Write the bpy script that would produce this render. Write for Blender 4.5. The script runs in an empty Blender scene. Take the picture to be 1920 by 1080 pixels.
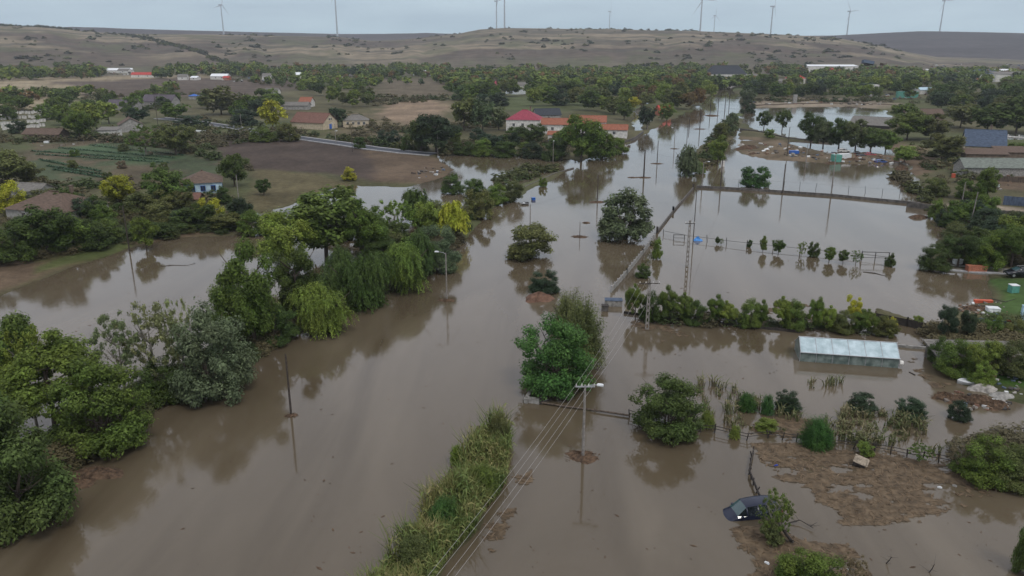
import bpy, math, random
import numpy as np
from mathutils import Vector, Matrix, noise as mnoise
R = math.radians
random.seed(7)
scene = bpy.context.scene
col = scene.collection

# ---------------------------------------------------------------- camera
CAM_H = 35.0
PITCH = R(17.4)
FPX = 1450.0                       # focal length in pixels of a 1920 px wide frame
cd = bpy.data.cameras.new('camera')
cam = bpy.data.objects.new('camera', cd)
col.objects.link(cam)
cam.location = (0, 0, CAM_H)
cam.rotation_euler = (R(90) - PITCH, 0, 0)
cd.sensor_width = 36.0
cd.lens = FPX / 1920.0 * 36.0
cd.clip_start = 0.5
cd.clip_end = 30000
scene.camera = cam

# ---------------------------------------------------------------- world: overcast daylight
SUN_EL, SUN_AZ = R(56), R(150)     # azimuth measured from +Y towards +X
w = bpy.data.worlds.new("World")
scene.world = w
w.use_nodes = True
nt = w.node_tree
nt.nodes.clear()
wout = nt.nodes.new('ShaderNodeOutputWorld')
bg = nt.nodes.new('ShaderNodeBackground'); bg.inputs[1].default_value = 0.1
sky = nt.nodes.new('ShaderNodeTexSky'); sky.sky_type = 'NISHITA'; sky.sun_disc = False
sky.sun_elevation = SUN_EL; sky.sun_rotation = SUN_AZ
sky.air_density = 1.0; sky.dust_density = 2.0
tc = nt.nodes.new('ShaderNodeTexCoord')
mp = nt.nodes.new('ShaderNodeMapping'); mp.inputs['Scale'].default_value = (1.6, 1.6, 9.0)
ns = nt.nodes.new('ShaderNodeTexNoise'); ns.inputs['Scale'].default_value = 2.2; ns.inputs['Detail'].default_value = 6; ns.inputs['Roughness'].default_value = 0.55
cr = nt.nodes.new('ShaderNodeValToRGB')
cr.color_ramp.elements[0].position = 0.32; cr.color_ramp.elements[0].color = (4.5, 6.3, 7.7, 1)
cr.color_ramp.elements[1].position = 0.68; cr.color_ramp.elements[1].color = (7.0, 9.2, 10.3, 1)
# the cloud deck is brightest low in the sky and greyer overhead
sep = nt.nodes.new('ShaderNodeSeparateXYZ')
mr = nt.nodes.new('ShaderNodeMapRange'); mr.inputs['From Min'].default_value = 0.02; mr.inputs['From Max'].default_value = 0.3
deck = nt.nodes.new('ShaderNodeMixRGB'); deck.inputs[2].default_value = (9.1, 9.3, 10.2, 1)
mixs = nt.nodes.new('ShaderNodeMixRGB'); mixs.inputs[0].default_value = 0.88
L = nt.links.new
L(tc.outputs['Generated'], mp.inputs['Vector']); L(mp.outputs[0], ns.inputs['Vector'])
L(ns.outputs['Fac'], cr.inputs[0]); L(tc.outputs['Generated'], sep.inputs[0]); L(sep.outputs[2], mr.inputs[0])
L(mr.outputs[0], deck.inputs[0]); L(cr.outputs[0], deck.inputs[1])
L(sky.outputs[0], mixs.inputs[1]); L(deck.outputs[0], mixs.inputs[2])
L(mixs.outputs[0], bg.inputs[0]); L(bg.outputs[0], wout.inputs[0])

sd_ = bpy.data.lights.new('sun', 'SUN'); sd_.energy = 1.3; sd_.angle = R(14); sd_.color = (1.0, 0.96, 0.9)
sun = bpy.data.objects.new('sun', sd_); col.objects.link(sun)
sdir = Vector((math.sin(SUN_AZ) * math.cos(SUN_EL), math.cos(SUN_AZ) * math.cos(SUN_EL), math.sin(SUN_EL)))
sun.rotation_euler = sdir.to_track_quat('Z', 'Y').to_euler()

scene.view_settings.view_transform = 'Standard'
scene.view_settings.look = 'None'
scene.view_settings.exposure = 0.0
scene.view_settings.gamma = 1.0

# ---------------------------------------------------------------- picture <-> ground helpers
CP, SP = math.cos(PITCH), math.sin(PITCH)
def ray(px, py):
    a = (px - 960) / FPX; b = -(py - 540) / FPX
    return (a, CP + b * SP, -SP + b * CP)
def gp(px, py, z=0.0):             # the point of the plane z under a pixel of the photo
    d = ray(px, py); t = (z - CAM_H) / d[2]
    return Vector((d[0] * t, d[1] * t, z))
def hgt(px, yb, yt, z=0.0):        # height of an upright thing with foot at yb and top at yt
    p = gp(px, yb, z); d = ray(px, yt); t = p.y / d[1]
    return CAM_H + d[2] * t - z
def mpp(p):                        # metres per photo pixel at a point
    return (p[1] * CP + (CAM_H - p[2]) * SP) / FPX
def az_of(px, y=85.0):
    d = ray(px, y); return math.atan2(d[0], d[1])
def elev_at(px, py):
    d = ray(px, py); return d[2] / math.hypot(d[0], d[1])

# ---------------------------------------------------------------- numpy noise
_rng = np.random.RandomState(11)
_T = _rng.rand(256, 256)
def vnoise(x, y):
    xi = np.floor(x).astype(int); yi = np.floor(y).astype(int)
    fx = x - xi; fy = y - yi
    fx = fx * fx * (3 - 2 * fx); fy = fy * fy * (3 - 2 * fy)
    a = _T[xi % 256, yi % 256]; b = _T[(xi + 1) % 256, yi % 256]
    c = _T[xi % 256, (yi + 1) % 256]; d = _T[(xi + 1) % 256, (yi + 1) % 256]
    return (a * (1 - fx) + b * fx) * (1 - fy) + (c * (1 - fx) + d * fx) * fy
def fbm(x, y, o=4):
    s = 0; amp = 1; tot = 0
    for k in range(o):
        s = s + amp * vnoise(x * 2 ** k + 17.3 * k, y * 2 ** k + 5.1 * k); tot += amp; amp *= 0.5
    return s / tot                  # 0..1

def polysd(X, Y, poly):            # signed distance, positive inside
    P = np.array([(p[0], p[1]) for p in poly]); n = len(P)
    d2 = np.full(X.shape, 1e18); inside = np.zeros(X.shape, bool)
    for i in range(n):
        ax, ay = P[i]; bx, by = P[(i + 1) % n]
        ex, ey = bx - ax, by - ay
        wx, wy = X - ax, Y - ay
        t = np.clip((wx * ex + wy * ey) / (ex * ex + ey * ey + 1e-9), 0, 1)
        d2 = np.minimum(d2, (wx - ex * t) ** 2 + (wy - ey * t) ** 2)
        c = ((ay > Y) != (by > Y)) & (X < (bx - ax) * (Y - ay) / ((by - ay) if by != ay else 1e-9) + ax)
        inside ^= c
    d = np.sqrt(d2)
    return np.where(inside, d, -d)

# ---------------------------------------------------------------- terrain definition
def W(pl): return [gp(x, y) for x, y in pl]
WATER = [
 W([(-900,1250),(-900,700),(-300,640),(0,556),(60,530),(140,502),(240,470),(330,447),(440,441),(480,420),(500,402),(560,385),(615,358),(660,350),
  (760,350),(810,338),(850,318),(832,303),(815,291),(900,290),(1000,293),(1090,302),(1150,280),(1200,256),(1250,229),(1300,204),(1335,178),
  (1348,160),(1380,160),(1390,185),(1402,203),(1500,201),(1600,200),(1665,207),(1664,245),(1640,262),(1700,300),(1725,345),(1745,395),(1778,430),
  (1745,470),(1735,500),(1850,512),(1855,545),(1860,560),(1800,585),(1750,615),(1740,650),(1760,690),(1800,720),(1870,745),(1940,760),(2150,780),(2700,1250)]),
 W([(1184,245),(1190,215),(1200,190),(1213,188),(1210,215),(1205,245)]),
 W([(430,410),(520,392),(560,380),(560,400),(500,420)]),
 W([(1850,260),(1870,252),(1940,255),(2000,262),(1960,262)]),
]
LAND = [
 W([(-400,1240),(40,985),(150,880),(320,735),(450,688),(600,604),(720,552),(850,470),(915,396),(960,372),(1010,350),(1064,322),(1058,316),(1000,338),
  (950,352),(925,360),(880,378),(850,400),(750,470),(600,540),(480,610),(380,655),(250,730),(120,790),(0,870),(-200,1010),(-500,1200)]),
 W([(1385,262),(1480,268),(1560,288),(1620,283),(1700,295),(1695,312),(1600,308),(1500,304),(1440,300),(1390,290)]),
 W([(1388,208),(1392,230),(1352,290),(1322,316),(1300,322),(1288,300),(1330,265),(1362,225)]),
 W([(1385,262),(1392,230),(1400,238),(1470,255),(1540,265),(1480,268)]),
 W([(1785,832),(1920,812),(2050,850),(2050,950),(1860,905),(1790,880)]),
 W([(700,1090),(720,1080),(800,960),(850,860),(900,800),(945,795),(950,880),(900,990),(840,1060),(800,1140),(640,1240),(600,1240)]),
 W([(1735,500),(1850,503),(1990,512),(1990,525),(1850,514),(1740,507)]),
 W([(1640,575),(1760,610),(1750,625),(1640,598)]),
]
def interp(x, tab):
    xs = [a for a, _ in tab]; ys = [b for _, b in tab]
    return np.interp(x, xs, ys)
CRA = [(-900,58),(-200,52),(0,50),(90,54),(150,60),(220,65),(400,67),(640,72),(700,78),(760,76),(860,66),(900,58),(940,55),(1100,57),(1280,60),(1450,66),(1560,72),(1640,86),(1700,100),(1760,112),(1920,118),(2800,118)]
CRB = [(-900,60),(0,60),(140,52),(300,57),(500,62),(640,65),(720,65),(800,63),(900,66),(1400,70),(1560,68),(1640,64),(1720,60),(1800,61),(1920,64),(2300,70),(2800,70)]
AZT = [az_of(px) for px in range(-900, 2801, 20)]
EA = [elev_at(px, float(interp(px, CRA))) for px in range(-900, 2801, 20)]
EB = [elev_at(px, float(interp(px, CRB))) for px in range(-900, 2801, 20)]
RA, RB = 2000.0, 3300.0
def sstep(t): t = np.clip(t, 0, 1); return t * t * (3 - 2 * t)
def terrain(X, Y, full=True):
    X = np.asarray(X, float); Y = np.asarray(Y, float)
    Rr = np.hypot(X, Y) + 1e-6; A = np.arctan2(X, Y)
    sdw = np.full(X.shape, -1e9)
    for p in WATER: sdw = np.maximum(sdw, polysd(X, Y, p))
    sdw = np.where(Rr < 34, 50, sdw)
    sl = -sdw
    for p in LAND: sl = np.maximum(sl, polysd(X, Y, p))
    amp = 0.012 * Rr
    n1 = fbm(X / 9, Y / 9, 4) - 0.5; n2 = fbm(X / 1.3 + 40, Y / 1.3, 3) - 0.5
    s = sl + n1 * amp * 1.6 + n2 * 0.7
    h = np.where(s > 0, 0.75 * (1 - np.exp(-s * 0.16)) + 0.12 * (fbm(X / 3, Y / 3) - .5) * np.minimum(s, 1), np.maximum(s * 0.35, -1.3))
    far = sstep((Rr - 420) / 600)
    h = h + far * 3.0 * fbm(X / 160, Y / 160, 3)
    # hills
    ea = np.interp(A, AZT, EA); eb = np.interp(A, AZT, EB)
    gul = fbm(A * 38 + 3, Rr / 700, 4) - .5
    foot = 1010 + 160 * (fbm(A * 9, A * 0 + 2.2, 3) - .5)
    ta = sstep((Rr - foot) / (RA - foot))
    za = (CAM_H + ea * RA) * ta * (1 - 0.35 * sstep((Rr - RA - 50) / 700))
    za = za + gul * 11 * np.sin(np.pi * np.clip(ta, 0, 1)) 
    st = 5.5                                                  # worn terraces
    ter = (np.floor(za / st) + sstep((za / st - np.floor(za / st)) * 1.8)) * st
    mixt = np.clip(fbm(A * 11, Rr / 500, 2) * 2.2 - .5, 0, 1) * 0.22
    za = za * (1 - mixt) + ter * mixt
    zb = (CAM_H + eb * RB) * sstep((Rr - 2150) / (RB - 2150))
    zb = np.where(Rr > RB, (CAM_H + eb * RB) - (Rr - RB) * 0.02, zb)
    z = np.maximum(za, zb)
    hillmask = np.where(zb > za, 2, 1) * (Rr > foot)
    z = np.where(Rr > foot, z, 0)
    return h + np.maximum(z, 0), s, hillmask
def gz(x, y):
    return float(terrain(np.array([x]), np.array([y]))[0][0])
def land(px, py):                  # a point of the real ground under a pixel
    p = gp(px, py)
    for _ in range(3):
        z = max(0.0, gz(p.x, p.y)); p = gp(px, py, min(z, 30))
    return p

# ---------------------------------------------------------------- objects helpers
def tag(o, label=None, cat=None, group=None, kind=None):
    if label: o['label'] = label
    if cat: o['category'] = cat
    if group: o['group'] = group
    if kind: o['kind'] = kind
    return o
def empty(name, loc, rz=0.0, label=None, cat=None, group=None):
    o = bpy.data.objects.new(name, None); col.objects.link(o)
    o.location = loc; o.rotation_euler = (0, 0, rz); o.empty_display_size = 0.5
    return tag(o, label, cat, group)
def npmesh(name, V, F, mat=None, smooth=False):
    me = bpy.data.meshes.new(name)
    V = np.asarray(V, np.float32); F = np.asarray(F, np.int32)
    nv, nf, k = len(V), len(F), F.shape[1]
    me.vertices.add(nv); me.vertices.foreach_set('co', V.ravel())
    me.loops.add(nf * k); me.loops.foreach_set('vertex_index', F.ravel())
    me.polygons.add(nf); me.polygons.foreach_set('loop_start', np.arange(0, nf * k, k, dtype=np.int32))
    me.update(calc_edges=True); me.validate()
    if smooth: me.polygons.foreach_set('use_smooth', np.ones(len(me.polygons), bool))
    if mat: me.materials.append(mat)
    return me
def link(name, me, parent=None, loc=None):
    o = bpy.data.objects.new(name, me); col.objects.link(o)
    if parent: o.parent = parent
    if loc: o.location = loc
    return o
class MB:
    def __init__(s): s.v = []; s.f = []
    def add(s, vs, fs):
        b = len(s.v); s.v += [tuple(v) for v in vs]; s.f += [tuple(i + b for i in f) for f in fs]; return s
    def box(s, c, d, rz=0, rx=0, ry=0):
        x, y, z = (k / 2 for k in d)
        M = Matrix.Translation(c) @ Matrix.Rotation(rz, 4, 'Z') @ Matrix.Rotation(rx, 4, 'X') @ Matrix.Rotation(ry, 4, 'Y')
        vs = [M @ Vector(p) for p in [(-x,-y,-z),(x,-y,-z),(x,y,-z),(-x,y,-z),(-x,-y,z),(x,-y,z),(x,y,z),(-x,y,z)]]
        return s.add(vs, [(0,3,2,1),(4,5,6,7),(0,1,5,4),(1,2,6,5),(2,3,7,6),(3,0,4,7)])
    def tube(s, a, b, r0, r1=None, n=8, cap=True):
        r1 = r0 if r1 is None else r1
        a = Vector(a); b = Vector(b); d = (b - a).normalized()
        u = d.cross(Vector((0, 0, 1)) if abs(d.z) < .9 else Vector((1, 0, 0))).normalized(); v = d.cross(u)
        vs = [a + (u * math.cos(t) + v * math.sin(t)) * r0 for t in [2 * math.pi * k / n for k in range(n)]]
        vs += [b + (u * math.cos(t) + v * math.sin(t)) * r1 for t in [2 * math.pi * k / n for k in range(n)]]
        fs = [(k, (k + 1) % n, n + (k + 1) % n, n + k) for k in range(n)]
        if cap: fs += [tuple(range(n))[::-1], tuple(range(n, 2 * n))]
        return s.add(vs, fs)
    def path(s, pts, r, n=6):
        for a, b in zip(pts[:-1], pts[1:]): s.tube(a, b, r, r, n, False)
        return s
    def build(s, name, mat, parent=None, smooth=False, loc=None):
        me = bpy.data.meshes.new(name); me.from_pydata(s.v, [], s.f); me.update()
        if smooth:
            for p in me.polygons: p.use_smooth = True
        if mat: me.materials.append(mat)
        return link(name, me, parent, loc)

# ---------------------------------------------------------------- materials
def newmat(name):
    m = bpy.data.materials.new(name); m.use_nodes = True
    n = m.node_tree; n.nodes.clear()
    return m, n, n.nodes.new, n.links.new
def mat(name, c, rough=0.8, var=0.25, scale=1.5, spec=0.3, bump=0.0, c2=None, metallic=0.0, stretch=None, lo=.35, hi=.65):
    m, n, N, K = newmat(name)
    out = N('ShaderNodeOutputMaterial'); p = N('ShaderNodeBsdfPrincipled'); K(p.outputs[0], out.inputs[0])
    t = N('ShaderNodeTexCoord'); src = t.outputs['Object']
    if stretch:
        mpn = N('ShaderNodeMapping'); mpn.inputs['Scale'].default_value = stretch; K(src, mpn.inputs[0]); src = mpn.outputs[0]
    q = N('ShaderNodeTexNoise'); q.inputs['Scale'].default_value = scale; q.inputs['Detail'].default_value = 5; K(src, q.inputs['Vector'])
    rmp = N('ShaderNodeValToRGB'); K(q.outputs['Fac'], rmp.inputs[0])
    d = c2 if c2 else tuple(k * (1 - var) for k in c)
    rmp.color_ramp.elements[0].position = lo; rmp.color_ramp.elements[1].position = hi
    rmp.color_ramp.elements[0].color = (*d, 1); rmp.color_ramp.elements[1].color = (*(c if c2 else tuple(min(1, k * (1 + var * .6)) for k in c)), 1)
    K(rmp.outputs[0], p.inputs['Base Color'])
    p.inputs['Roughness'].default_value = rough; p.inputs['Specular IOR Level'].default_value = spec; p.inputs['Metallic'].default_value = metallic
    if bump:
        b = N('ShaderNodeBump'); b.inputs['Strength'].default_value = bump; b.inputs['Distance'].default_value = .1
        K(q.outputs['Fac'], b.inputs['Height']); K(b.outputs[0], p.inputs['Normal'])
    return m
def leafmat(name, c=(.06, .09, .025), use_obj=True, trans=.38):
    m, n, N, K = newmat(name)
    out = N('ShaderNodeOutputMaterial'); mx = N('ShaderNodeMixShader'); mx.inputs[0].default_value = trans
    p = N('ShaderNodeBsdfPrincipled'); p.inputs['Roughness'].default_value = .6; p.inputs['Specular IOR Level'].default_value = .12
    tr = N('ShaderNodeBsdfTranslucent')
    K(p.outputs[0], mx.inputs[1]); K(tr.outputs[0], mx.inputs[2]); K(mx.outputs[0], out.inputs[0])
    oi = N('ShaderNodeObjectInfo'); ge = N('ShaderNodeNewGeometry'); t = N('ShaderNodeTexCoord')
    q = N('ShaderNodeTexNoise'); q.inputs['Scale'].default_value = 4.5; q.inputs['Detail'].default_value = 3
    K(t.outputs['Object'], q.inputs['Vector'])
    a = N('ShaderNodeMapRange'); a.inputs['To Min'].default_value = .55; a.inputs['To Max'].default_value = 1.5
    K(ge.outputs['Random Per Island'], a.inputs[0])
    b = N('ShaderNodeMapRange'); b.inputs['From Min'].default_value = .3; b.inputs['From Max'].default_value = .7; b.inputs['To Min'].default_value = .72; b.inputs['To Max'].default_value = 1.3
    K(q.outputs['Fac'], b.inputs[0])
    mu = N('ShaderNodeMath'); mu.operation = 'MULTIPLY'; K(a.outputs[0], mu.inputs[0]); K(b.outputs[0], mu.inputs[1])
    vm = N('ShaderNodeVectorMath'); vm.operation = 'SCALE'
    hs = N('ShaderNodeHueSaturation')
    hh = N('ShaderNodeMapRange'); hh.inputs['From Min'].default_value = .3; hh.inputs['From Max'].default_value = .7; hh.inputs['To Min'].default_value = .52; hh.inputs['To Max'].default_value = .495
    q2 = N('ShaderNodeTexNoise'); q2.inputs['Scale'].default_value = 2.6; K(t.outputs['Object'], q2.inputs['Vector']); K(q2.outputs['Fac'], hh.inputs[0]); K(hh.outputs[0], hs.inputs['Hue'])
    if use_obj: K(oi.outputs['Color'], hs.inputs['Color'])
    else: hs.inputs['Color'].default_value = (*c, 1)
    K(hs.outputs[0], vm.inputs[0]); K(mu.outputs[0], vm.inputs['Scale'])
    K(vm.outputs[0], p.inputs['Base Color']); K(vm.outputs[0], tr.inputs['Color'])
    return m
LEAF = leafmat('leaves')
BARK = mat('bark', (.09, .07, .055), .9, .4, 6)
BARKL = mat('pale_bark', (.22, .2, .17), .9, .4, 6)

# ---------------------------------------------------------------- ground sheet
pys = np.linspace(1320, 128, 430)
dep = PITCH + np.arctan((pys - 540) / FPX)
Rs = np.concatenate([[1.0, 8, 16, 24, 30], CAM_H / np.tan(dep)])
Rs = Rs[np.concatenate([[True], np.diff(Rs) > 0])]
Rs = np.concatenate([Rs, np.arange(Rs[-1] + 9, 3500, 11), np.arange(3550, 6001, 175)])
az = np.concatenate([np.radians(np.arange(-180, -46, 6)), np.radians(np.linspace(-42, 42, 680)), np.radians(np.arange(47, 180, 6))])
RR, AA = np.meshgrid(Rs, az, indexing='ij')
GX = RR * np.sin(AA); GY = RR * np.cos(AA)
GZ, GS, GH = terrain(GX, GY)
nr, na = RR.shape
idx = np.arange(nr * na).reshape(nr, na)
a0 = idx[:-1, :]; a1 = idx[1:, :]
Fq = np.stack([a0, np.roll(a0, -1, 1), np.roll(a1, -1, 1), a1], -1).reshape(-1, 4)
Vg = np.stack([GX, GY, GZ], -1).reshape(-1, 3)

# ground cover colours by area (real ground colours, laid on the map)
BASE = np.zeros((nr * na, 3)); BASE[:] = (.085, .078, .042)
X = GX.ravel(); Y = GY.ravel(); Zr = GZ.ravel(); S = GS.ravel(); H = GH.ravel(); RRf = RR.ravel(); AAf = AA.ravel()
n_big = fbm(X / 60, Y / 60, 4); n_mid = fbm(X / 12 + 9, Y / 12, 4); n_sm = fbm(X / 2.5, Y / 2.5 + 7, 3)
BASE = BASE * (0.75 + .5 * n_mid[:, None])
gmask = np.clip((n_big - .45) * 4, 0, 1)[:, None]
BASE = BASE * (1 - gmask) + np.array((.075, .09, .038)) * gmask
def zone(pl, c, soft=2.0, mix=1.0, c2=None):
    global BASE
    P = W(pl)
    xs = [p.x for p in P]; ys = [p.y for p in P]; m = 8 + .1 * max(ys)
    sel = np.where((X > min(xs) - m) & (X < max(xs) + m) & (Y > min(ys) - m) & (Y < max(ys) + m))[0]
    if len(sel) == 0: return
    sc = np.maximum(1.0, RRf[sel] / 90)
    d = polysd(X[sel], Y[sel], P) + (n_mid[sel] - .5) * 6 * sc * soft * .5
    k = (np.clip(d / (soft * sc) + .5, 0, 1) * mix)[:, None]
    cc = np.array(c) * (0.75 + .5 * n_sm[sel, None])
    if c2 is not None:
        q = np.clip((n_mid[sel, None] - .42) * 6, 0, 1); cc = cc * (1 - q) + np.array(c2) * (.8 + .4 * n_sm[sel, None]) * q
    BASE[sel] = BASE[sel] * (1 - k) + cc * k
TAN = (.25, .205, .135); BRN = (.115, .083, .055); DRK = (.062, .047, .038); GRS = (.075, .095, .032); MUD = (.17, .13, .088)
zone([(-400,600),(0,552),(120,505),(250,462),(440,436),(440,425),(250,440),(100,470),(0,490),(-400,520)], BRN, 1.2, 1, (.085,.085,.035))
zone([(60,520),(150,492),(240,462),(235,455),(150,480),(60,505)], GRS, .8, .8)
zone([(50,270),(200,262),(330,280),(440,310),(400,345),(250,350),(80,340),(20,310)], (.095,.078,.05), 1.5, 1, (.06,.075,.04))
zone([(60,285),(190,272),(330,300),(300,312),(150,292)], (.055,.09,.045), 1, .8)
zone([(380,268),(560,262),(700,280),(820,296),(800,340),(690,345),(600,330),(480,322),(400,300)], DRK, 1.5)
zone([(690,285),(820,296),(905,300),(800,345),(690,345)], BRN, 1.5, .8)
zone([(480,325),(600,332),(690,348),(620,362),(480,400)], (.1,.085,.045), 1.5)
zone([(-200,142),(280,140),(420,148),(260,165),(140,185),(60,205),(-200,205)], TAN, 2)
zone([(90,160),(330,150),(560,152),(560,170),(430,185),(200,185)], (.09,.07,.055), 2)
zone([(690,225),(720,200),(790,186),(835,190),(830,235),(760,240)], (.21,.155,.105), 1.5)
zone([(650,215),(690,215),(780,245),(760,285),(640,262)], (.12,.1,.06), 1.5)
zone([(700,150),(850,152),(850,182),(700,185)], (.11,.09,.06), 2)
zone([(925,350),(1010,325),(1060,316),(1000,310),(940,318)], (.15,.09,.05), 1.2)
zone([(1395,190),(1500,186),(1640,188),(1680,196),(1680,203),(1395,203)], (.2,.165,.12), 1)
zone([(1380,255),(1480,265),(1720,290),(1720,318),(1440,305),(1385,295)], MUD, 1, 1, (.1,.08,.05))
zone([(1840,180),(1900,178),(1905,190),(1850,192)], (.2,.08,.05), 1)
zone([(1640,240),(1750,300),(1740,330),(1690,330),(1620,285)], BRN, 1.5)
zone([(1735,380),(1920,395),(1990,420),(1920,425),(1740,398)], (.24,.2,.15), 1)
zone([(1740,500),(1920,510),(1990,525),(1850,515),(1740,508)], (.2,.18,.15), .6)
zone([(1840,520),(1990,530),(1990,620),(1850,590),(1865,560)], (.05,.085,.025), 1)
zone([(1840,690),(1990,680),(1990,740),(1870,725)], (.055,.11,.022), 1)
zone([(1860,325),(1990,325),(1990,370),(1860,360)], BRN, 1)
# hills
A_ = AAf; stripes = fbm(A_ * 16, RRf / 42, 4); patch = fbm(A_ * 13 + 5, RRf / 260 + 3, 4); px2 = fbm(A_ * 60, RRf / 60, 3)
hc = np.array((.2, .165, .112)) * (.85 + .3 * px2[:, None])
tt = np.clip((RRf - 1050) / 900, 0, 1); patch = fbm(A_ * 7 + 5, RRf / 150 + 3, 4); stripes = fbm(A_ * 7, RRf / 26, 4)
kb = np.clip((patch - .28 - .34 * tt) * 9, 0, 1)[:, None]; hc = hc * (1 - kb) + np.array((.085, .064, .05)) * (.6 + .8 * px2[:, None]) * kb
ks = np.clip((stripes - .5) * 9, 0, .85)[:, None]; hc = hc * (1 - ks) + np.array((.075, .068, .05)) * ks
low = np.clip(1 - (RRf - 1000) / 450, 0, .8)[:, None]; hc = hc * (1 - low) + np.array((.115, .1, .07)) * low
kg = np.clip((fbm(A_ * 22 + 9, RRf / 90, 4) - .6) * 9, 0, .6)[:, None]; hc = hc * (1 - kg) + np.array((.085, .092, .045)) * kg
km = (H > 0)[:, None]; BASE = np.where(km, hc, BASE)
kd = (H > 1.5)[:, None]; BASE = np.where(kd, np.array((.052, .044, .044)) * (.45 + 1.1 * fbm(A_ * 14, RRf / 120, 4)[:, None]), BASE)
wet = np.clip((0.12 - Zr) / .2, 0, 1)[:, None] * (S < 4)[:, None]
BASE = BASE * (1 - wet * .35)
gme = npmesh('ground', Vg, Fq, None, True)
ca = gme.color_attributes.new('cover', 'FLOAT_COLOR', 'POINT')
ca.data.foreach_set('color', np.concatenate([BASE, np.ones((len(BASE), 1))], 1).astype(np.float32).ravel())
m, n, N, K = newmat('ground_cover')
out = N('ShaderNodeOutputMaterial'); p = N('ShaderNodeBsdfPrincipled'); K(p.outputs[0], out.inputs[0])
p.inputs['Roughness'].default_value = .95; p.inputs['Specular IOR Level'].default_value = .1
at = N('ShaderNodeAttribute'); at.attribute_name = 'cover'
t = N('ShaderNodeTexCoord'); q = N('ShaderNodeTexNoise'); q.inputs['Scale'].default_value = .9; q.inputs['Detail'].default_value = 8; q.inputs['Roughness'].default_value = .7
K(t.outputs['Object'], q.inputs['Vector'])
q2 = N('ShaderNodeTexNoise'); q2.inputs['Scale'].default_value = .045; q2.inputs['Detail'].default_value = 6; K(t.outputs['Object'], q2.inputs['Vector'])
ad = N('ShaderNodeMath'); ad.operation = 'ADD'; K(q.outputs['Fac'], ad.inputs[0]); K(q2.outputs['Fac'], ad.inputs[1])
mr = N('ShaderNodeMapRange'); mr.inputs['From Min'].default_value = .7; mr.inputs['From Max'].default_value = 1.3; mr.inputs['To Min'].default_value = .55; mr.inputs['To Max'].default_value = 1.45
K(ad.outputs[0], mr.inputs[0])
vm = N('ShaderNodeVectorMath'); vm.operation = 'SCALE'; K(at.outputs['Color'], vm.inputs[0]); K(mr.outputs[0], vm.inputs['Scale']); K(vm.outputs[0], p.inputs['Base Color'])
bp = N('ShaderNodeBump'); bp.inputs['Strength'].default_value = .5; bp.inputs['Distance'].default_value = .25; K(q.outputs['Fac'], bp.inputs['Height']); K(bp.outputs[0], p.inputs['Normal'])
gme.materials.append(m)
tag(link('ground', gme), kind='structure', label='brown and olive valley floor rising to dry terraced hills')

# ---------------------------------------------------------------- flood water: one level sheet
m, n, N, K = newmat('flood_water')
out = N('ShaderNodeOutputMaterial'); p = N('ShaderNodeBsdfPrincipled'); K(p.outputs[0], out.inputs[0])
t = N('ShaderNodeTexCoord')
mpn = N('ShaderNodeMapping'); mpn.inputs['Scale'].default_value = (.085, .022, .05); mpn.inputs['Rotation'].default_value = (0, 0, R(-20)); K(t.outputs['Object'], mpn.inputs[0])
q = N('ShaderNodeTexNoise'); q.inputs['Scale'].default_value = 1.0; q.inputs['Detail'].default_value = 6; q.inputs['Distortion'].default_value = 1.2; K(mpn.outputs[0], q.inputs['Vector'])
rp = N('ShaderNodeValToRGB'); rp.color_ramp.elements[0].position = .35; rp.color_ramp.elements[1].position = .65
rp.color_ramp.elements[0].color = (.078, .06, .037, 1); rp.color_ramp.elements[1].color = (.122, .098, .066, 1)
K(q.outputs['Fac'], rp.inputs[0]); K(rp.outputs[0], p.inputs['Base Color'])
p.inputs['IOR'].default_value = 1.46
rr = N('ShaderNodeMapRange'); rr.inputs['From Min'].default_value = .4; rr.inputs['From Max'].default_value = .7; rr.inputs['To Min'].default_value = .04; rr.inputs['To Max'].default_value = .12
q3 = N('ShaderNodeTexNoise'); q3.inputs['Scale'].default_value = .06; q3.inputs['Detail'].default_value = 4; K(t.outputs['Object'], q3.inputs['Vector']); K(q3.outputs['Fac'], rr.inputs[0]); K(rr.outputs[0], p.inputs['Roughness'])
mp2 = N('ShaderNodeMapping'); mp2.inputs['Rotation'].default_value = (0, 0, R(-22)); mp2.inputs['Scale'].default_value = (1.1, .55, 1); K(t.outputs['Object'], mp2.inputs[0])
q4 = N('ShaderNodeTexNoise'); q4.inputs['Scale'].default_value = 1.1; q4.inputs['Detail'].default_value = 5; q4.inputs['Roughness'].default_value = .6; q4.inputs['Distortion'].default_value = .8; K(mp2.outputs[0], q4.inputs['Vector'])
bp = N('ShaderNodeBump'); bp.inputs['Distance'].default_value = .05
br = N('ShaderNodeMapRange'); br.inputs['From Min'].default_value = .42; br.inputs['From Max'].default_value = .68; br.inputs['To Min'].default_value = .07; br.inputs['To Max'].default_value = .34; K(q.outputs['Fac'], br.inputs[0]); K(br.outputs[0], bp.inputs['Strength'])
K(q4.outputs['Fac'], bp.inputs['Height']); K(bp.outputs[0], p.inputs['Normal'])
WATERM = m
wr = np.array([0.5, 60, 200, 500, 1000.0]); wa = np.radians(np.arange(0, 360, 6))
WR_, WA_ = np.meshgrid(wr, wa, indexing='ij')
Vw = np.stack([WR_ * np.sin(WA_), WR_ * np.cos(WA_), 0 * WR_], -1).reshape(-1, 3)
ii = np.arange(len(wr) * len(wa)).reshape(len(wr), len(wa))
Fw = np.stack([ii[:-1], np.roll(ii[:-1], -1, 1), np.roll(ii[1:], -1, 1), ii[1:]], -1).reshape(-1, 4)
tag(link('flood_water', npmesh('flood_water', Vw, Fw[:, ::-1], m)), kind='structure', label='muddy brown flood water over streets and gardens')
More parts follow.
